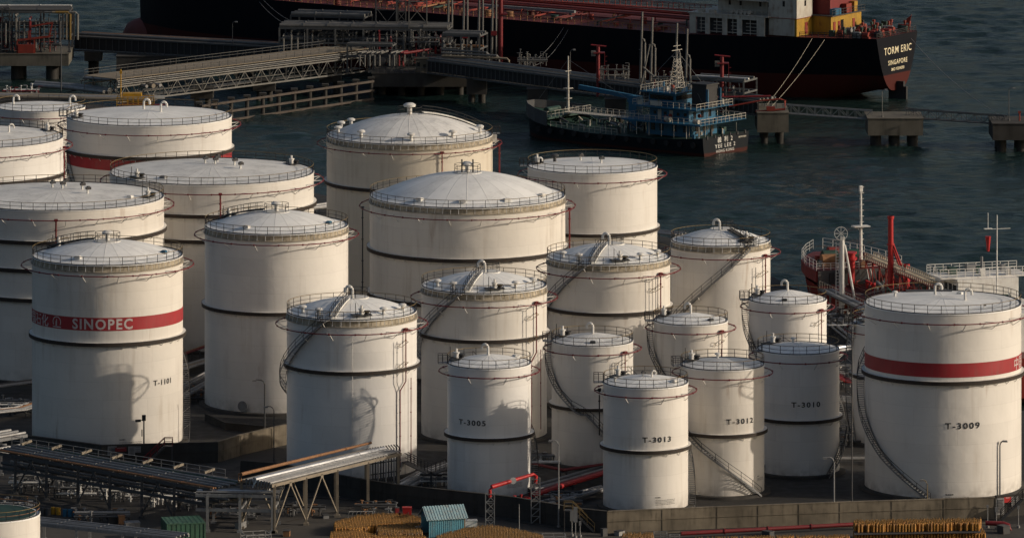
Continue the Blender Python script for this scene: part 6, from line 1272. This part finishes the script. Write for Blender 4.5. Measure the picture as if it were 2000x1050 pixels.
for x, y, h_ in ((78, .5, 4.2), (74.5, 1.8, 4.6), (89, 3, 1.6)): MB().tube([(x, y, 6), (x, y, 6 + h_)], .55, 12).tube([(x, y, 6 + h_ - 1), (x, y, 6 + h_ - .7)], .85, 12).tube([(x, y, 6 + h_), (x, y, 6 + h_ + .15)], .8, 12).build('red_vent', M_brightred, RS, True)
mb = MB().tube([(78.5, -1.2, 7.9), (78.5, -1.2, 20.5)], [.27, .14], 10).box((78.5, -1.2, 14.2), (1.6, 2.6, .12)).box((78.5, -1.2, 20.0), (.5, .5, .9)).beam((78.5, -1.2, 13.6), (78.5, .4, 14.2), .1)
for k in range(14): mb.box((78.1, -1.2, 8.6 + k * .9), (.1, .7, .07))
mb.build('foremast', M_white, RS)
for i in range(34):
    s_ = rt.uniform(77, 92); y_ = rt.uniform(-1, 1) * (6.2 - max(0, s_ - 80) * .42); k = rt.random(); mm = rt.choice([M_dkgreen, M_shipred, M_dgrey, M_brightred, M_rust, M_grey])
    if k < .5: MB().cyl((s_, y_), rt.uniform(.2, .5), 7.9, 7.9 + rt.uniform(.5, 1.4), 10).build('deck_bollard', mm, RS, True)
    else: MB().tube([(s_ - .6, y_, 8.6), (s_ + .6, y_, 8.6)], rt.uniform(.25, .55), 10).box((s_, y_, 8.1), (1.2, .7, .4)).build('rope_reel', mm, RS, True)
for y_ in (-5, -1.5, 3.2): MB().beam((75.9, y_, 5.5), (74.2, y_, 5.5), .1).beam((74.3, y_ - .3, 5.5), (75.7, y_ - .3, 7.9), .08).beam((74.3, y_ + .3, 5.5), (75.7, y_ + .3, 7.9), .08).build('forecastle_ladder', M_white, RS)
for y_ in (-3.5, .4, 2.2, 4.6): MB().box((75.72, y_, 6.7), (.08, .8, 1.7)).build('bulkhead_door', M_blkpaint, RS)
# raised pipe walkway
mb = MB().bx(28, 76, -2.4, -1.0, 9.2, 9.35)
for k in range(17):
    for y_ in (-2.3, -1.1): mb.beam((28 + k * 3, y_, 5.4), (28 + k * 3, y_, 9.2), .16)
    mb.beam((28 + k * 3, -1.1, 5.4), (31 + k * 3 if k < 16 else 76, -1.1, 9.2), .1)
mb.build('raised_catwalk', M_shipred, RS); mb = MB(); rail_run(mb, [(28, -1.0, 9.35), (76, -1.0, 9.35)], 1.1, .85, .07, 1); rail_run(mb, [(28, -2.4, 9.35), (76, -2.4, 9.35)], 1.1, .85, .07, 1); mb.build('catwalk_railing', M_rope, RS)
for y_, m_ in ((-3.2, M_shipred), (-4.0, M_redship), (-4.8, M_dkgreen), (-5.6, M_shipred)): MB().tube([(30, y_, 7), (75, y_, 7)], .22, 8).build('deck_pipe', m_, RS, True)
for x, y, z1, r_ in ((63.5, -.6, 17.8, .5), (61.8, -2.6, 10.6, .45), (34.5, -1.5, 13.0, .7)):
    MB().tube([(x, y, 5.5), (x, y, z1)], [r_, r_ * .8], 12).tube([(x, y, z1 - .4), (x, y, z1)], r_ * 1.05, 12).tube([(x, y, z1 * .75), (x, y, z1 * .75 + .2)], r_ * 1.2, 12).build('red_king_post', M_brightred, RS, True)
MB().beam((63.5, -.6, 14.5), (61.8, -2.6, 8), .25).beam((63.5, -.9, 13), (62.0, -2.8, 6.5), .2).build('post_stay', M_brightred, RS)
MB().cyl((55, -4), 1.9, 7.5, 8.9, 16).cyl((55, -4), .5, 8.9, 9.6, 8).build('green_hose_drum', M_dkgreen, RS, True); MB().bx(53, 57, -6.2, -1.8, 5.5, 7.4).build('drum_stand', M_shipred, RS)
mb = MB()
for x, y in ((49, -3), (53, -3), (49, -6), (53, -6)): mb.beam((x, y, 5.4), (x, y, 9.8), .14)
rail_run(mb, [(49, -3, 8.6), (53, -3, 8.6), (53, -6, 8.6), (49, -6, 8.6)], 1.1, 1, .05, 1, closed=True); mb.build('manifold_frame', M_white, RS)
MB().bx(43.4, 45.6, -3.6, -1.2, 5.4, 11.4).build('crane_pedestal', M_white, RS); MB().bx(43, 46, -4.2, -.8, 11.4, 12.4).build('crane_cab', M_dkgreen, RS); MB().beam((45, -2.6, 12.0), (33.5, -2.4, 8.8), .9, 1.0).build('crane_boom', M_grey, RS); MB().box((33, -2.4, 8.5), (1.0, .9, 1.6)).build('crane_hook', M_yellow, RS)
MB().cyl((44, 1.2), 1.0, 5.4, 8.4, 14).build('white_tank', M_white, RS, True)
for i in range(95):
    s_ = rt.uniform(30, 74); y_ = rt.uniform(-6.8, 1.5); mm = rt.choice([M_shipred, M_brightred, M_dkgreen, M_redship, M_rust, M_grey]); MB().tube([(s_, y_, 5.5), (s_, y_, 6.2 + rt.random()), (s_ + rt.uniform(-1.5, 1.5), y_ - rt.random(), 6.5)], rt.choice((.1, .18, .26)), 6).build('deck_fitting', mm, RS, True)
text_on('deck_mark', '0', 3.2, M_rope, RS, (67.5, 3.4, 5.48), (0, -1, 0), (.9, .4, 0), .03)
for i in range(24): MB().beam((28.5 + i * .9, -6.6 + rt.random() * 6, 5.5), (28.5 + i * .9, -6.6 + rt.random() * 6, 6.6 + rt.random() * 3.5), .12).build('pipe_stub', rt.choice([M_brightred, M_shipred, M_white, M_dkgreen]), RS)
MB().bx(27.25, 27.4, -7, 7, 5.5, 8.6).build('front_bulkhead', M_shipred, RS)
# wheelhouse block
MB().bx(8, 27, -6.9, 6.9, 5.4, 8.4).build('deckhouse', M_white, RS); MB().bx(8, 25, -6.0, 6.0, 8.4, 11.0).build('accommodation', M_white, RS); MB().bx(20.5, 26.5, -4.8, 4.8, 11.0, 14.4).build('wheelhouse', M_white, RS); MB().bx(21.5, 27.2, -7.1, 7.1, 14.4, 14.6).build('bridge_roof', M_white, RS)
for k in range(5): MB().bx(26.5, 26.56, -4.0 + k * 1.7, -2.8 + k * 1.7, 12.5, 13.6).build('window', M_glass, RS)
for k in range(3): MB().bx(21 + k * 1.8, 22.3 + k * 1.8, 4.8, 4.86, 12.4, 13.5).build('window', M_glass, RS)
for k in range(3): MB().bx(13 + k * 3.2, 14 + k * 3.2, 6.0, 6.06, 9.4, 10.3).build('window', M_glass, RS)
mb = MB(); rail_run(mb, [(27.2, -7.1, 14.6), (27.2, 7.1, 14.6), (21.5, 7.1, 14.6), (21.5, -7.1, 14.6)], 1.2, 1.3, .04, 2); mb.build('bridge_railing', M_white, RS); mb = MB(); rail_run(mb, [(27, 6.9, 8.4), (8, 6.9, 8.4)], 1.1, 1.4, .035, 2); mb.build('deck_railing', M_white, RS)
MB().tube([(24, 6.4, 6.2), (24, 6.6, 6.2)], .4, 12).build('lifebuoy', M_brightred, RS, True)
mb = MB()
for k in range(10): mb.box((16 - k * .5, 6.4, 11 + k * .32), (.4, .8, .06))
mb.build('bridge_stair', M_white, RS)
for i in range(26):
    s_ = rt.uniform(9, 27); p_ = rt.uniform(-6, 6.5); z_ = 14.6 if s_ > 21.5 else (11.0 if abs(p_) < 5.8 else 8.4); k = rt.random()
    if k < .45: MB().tube([(s_, p_, z_), (s_, p_, z_ + rt.uniform(.8, 3))], rt.choice((.05, .1, .2)), 6).build('roof_fitting', rt.choice([M_white, M_grey]), RS)
    elif k < .8: MB().box((s_, p_, z_ + .5), (rt.uniform(.5, 1.5), rt.uniform(.5, 1.5), 1.0)).build('roof_box', rt.choice([M_white, M_grey, M_dgrey, M_dkgreen]), RS)
    else: MB().cyl((s_, p_), rt.uniform(.3, .6), z_, z_ + 1.3, 10).build('roof_drum', rt.choice([M_white, M_shipred]), RS, True)
for k in range(40):
    s_ = 30 + k * 1.15; MB().tube([(s_, 6.9, 5.5), (s_, 6.9, 6.5)], .05, 5).build('rail_stanchion', M_rope, RS)
MB().tube([(30, 6.9, 6.5), (75, 6.9, 6.55)], .04, 5).build('side_rail', M_rope, RS)
for y_, zz_ in ((1.2, 5.8), (2.0, 5.75), (4.8, 5.8)): MB().tube([(30, y_, zz_), (75, y_, zz_)], .13, 6).build('deck_pipe', M_redship, RS, True)
MB().tube([(17, 0, 11.0), (18.4, -.6, 24)], [.14, .07], 8).beam((18.2, -2.6, 22), (18.2, 1.4, 22), .07).box((18.2, .9, 22.1), (.5, 1.2, .08)).tube([(18.2, .9, 22.1), (18.2, .9, 24.4)], .05, 6).build('radar_mast', M_white, RS, True); MB().tube([(17.9, 1.0, 18.8), (17.9, 1.0, 21.0)], [.2, .45], 8).build('red_day_shape', M_brightred, RS, True)
MB().cyl((26, 3.4), .7, 8.4, 10.6, 12).build('vent_pipe', M_white, RS, True); MB().cyl((26, 3.4), 1.0, 10.6, 11.4, 12).build('green_vent_cap', M_dkgreen, RS, True)
line('mooring_line', 'thin mooring rope leading left from the bow of the red ship', (46.5, 1016, 4), (33, 1046, .5), .8, M_grey, .04)
# marine loading arm with wheel
q = P(1645, 600, 0); wl_ = thing('loading_derrick', 'white loading arm with spoked wheel beside the red ship', 'loading arm', (PY(1645, 560, 992).x, 992, 0)); 
MB().tube([(0, 0, 0), (0, 0, 11.6)], [.42, .32], 12).build('column', M_white, wl_, True); mb = MB()
for k in range(24): a0, a1 = 2 * PI * k / 24, 2 * PI * (k + 1) / 24; mb.beam((1.0 * cos(a0) - .2, -.3, 12.2 + 1.0 * sin(a0)), (1.0 * cos(a1) - .2, -.3, 12.2 + 1.0 * sin(a1)), .1)
for k in range(4): a0 = PI * k / 4; mb.beam((1.0 * cos(a0) - .2, -.3, 12.2 + 1.0 * sin(a0)), (-1.0 * cos(a0) - .2, -.3, 12.2 - 1.0 * sin(a0)), .08)
mb.build('spoked_wheel', M_white, wl_); MB().tube([(.4, 0, 10.4), (1.8, -.4, 2.6), (2.0, -.4, 1.6)], .16, 8).tube([(.2, 0, 11), (1.5, .4, 4)], .12, 8).build('hose_arm', M_white, wl_, True); mb = MB()
for x in (-.95, -.45): mb.beam((x, 0, 0), (x, 0, 10.8), .1)
for k in range(22): mb.beam((-.95, 0, .4 + k * .48), (-.45, 0, .4 + k * .48), .07)
mb.build('ladder', M_white, wl_); MB().box((1.9, -.4, 1.2), (.9, .8, .9)).build('coupling', M_grey, wl_)
# grey covered walkway
gw = thing('covered_walkway', 'long grey roofed gangway leading from the red ship to the tanks', 'gangway', tuple(PY(1600, 575, 995)))
a, b = PY(1600, 565, 1000), PY(1705, 616, 962); d = (b - a).normalized(); nn = Vector((-d.y, d.x, 0)); nn = nn if nn.x > 0 else -nn
for k in range(4): MB().beam(a + nn * (k * .62), b + nn * (k * .62), .56, .22).build('roof_strip', M_grey if k % 2 else M_dgrey, gw, world=True)
for u in (.1, .5, .9): c = a.lerp(b, u) + nn * .9; MB().beam((c.x, c.y, 0), c, .3).build('support_post', M_grey, gw, world=True)
print('objects', len(bpy.data.objects))
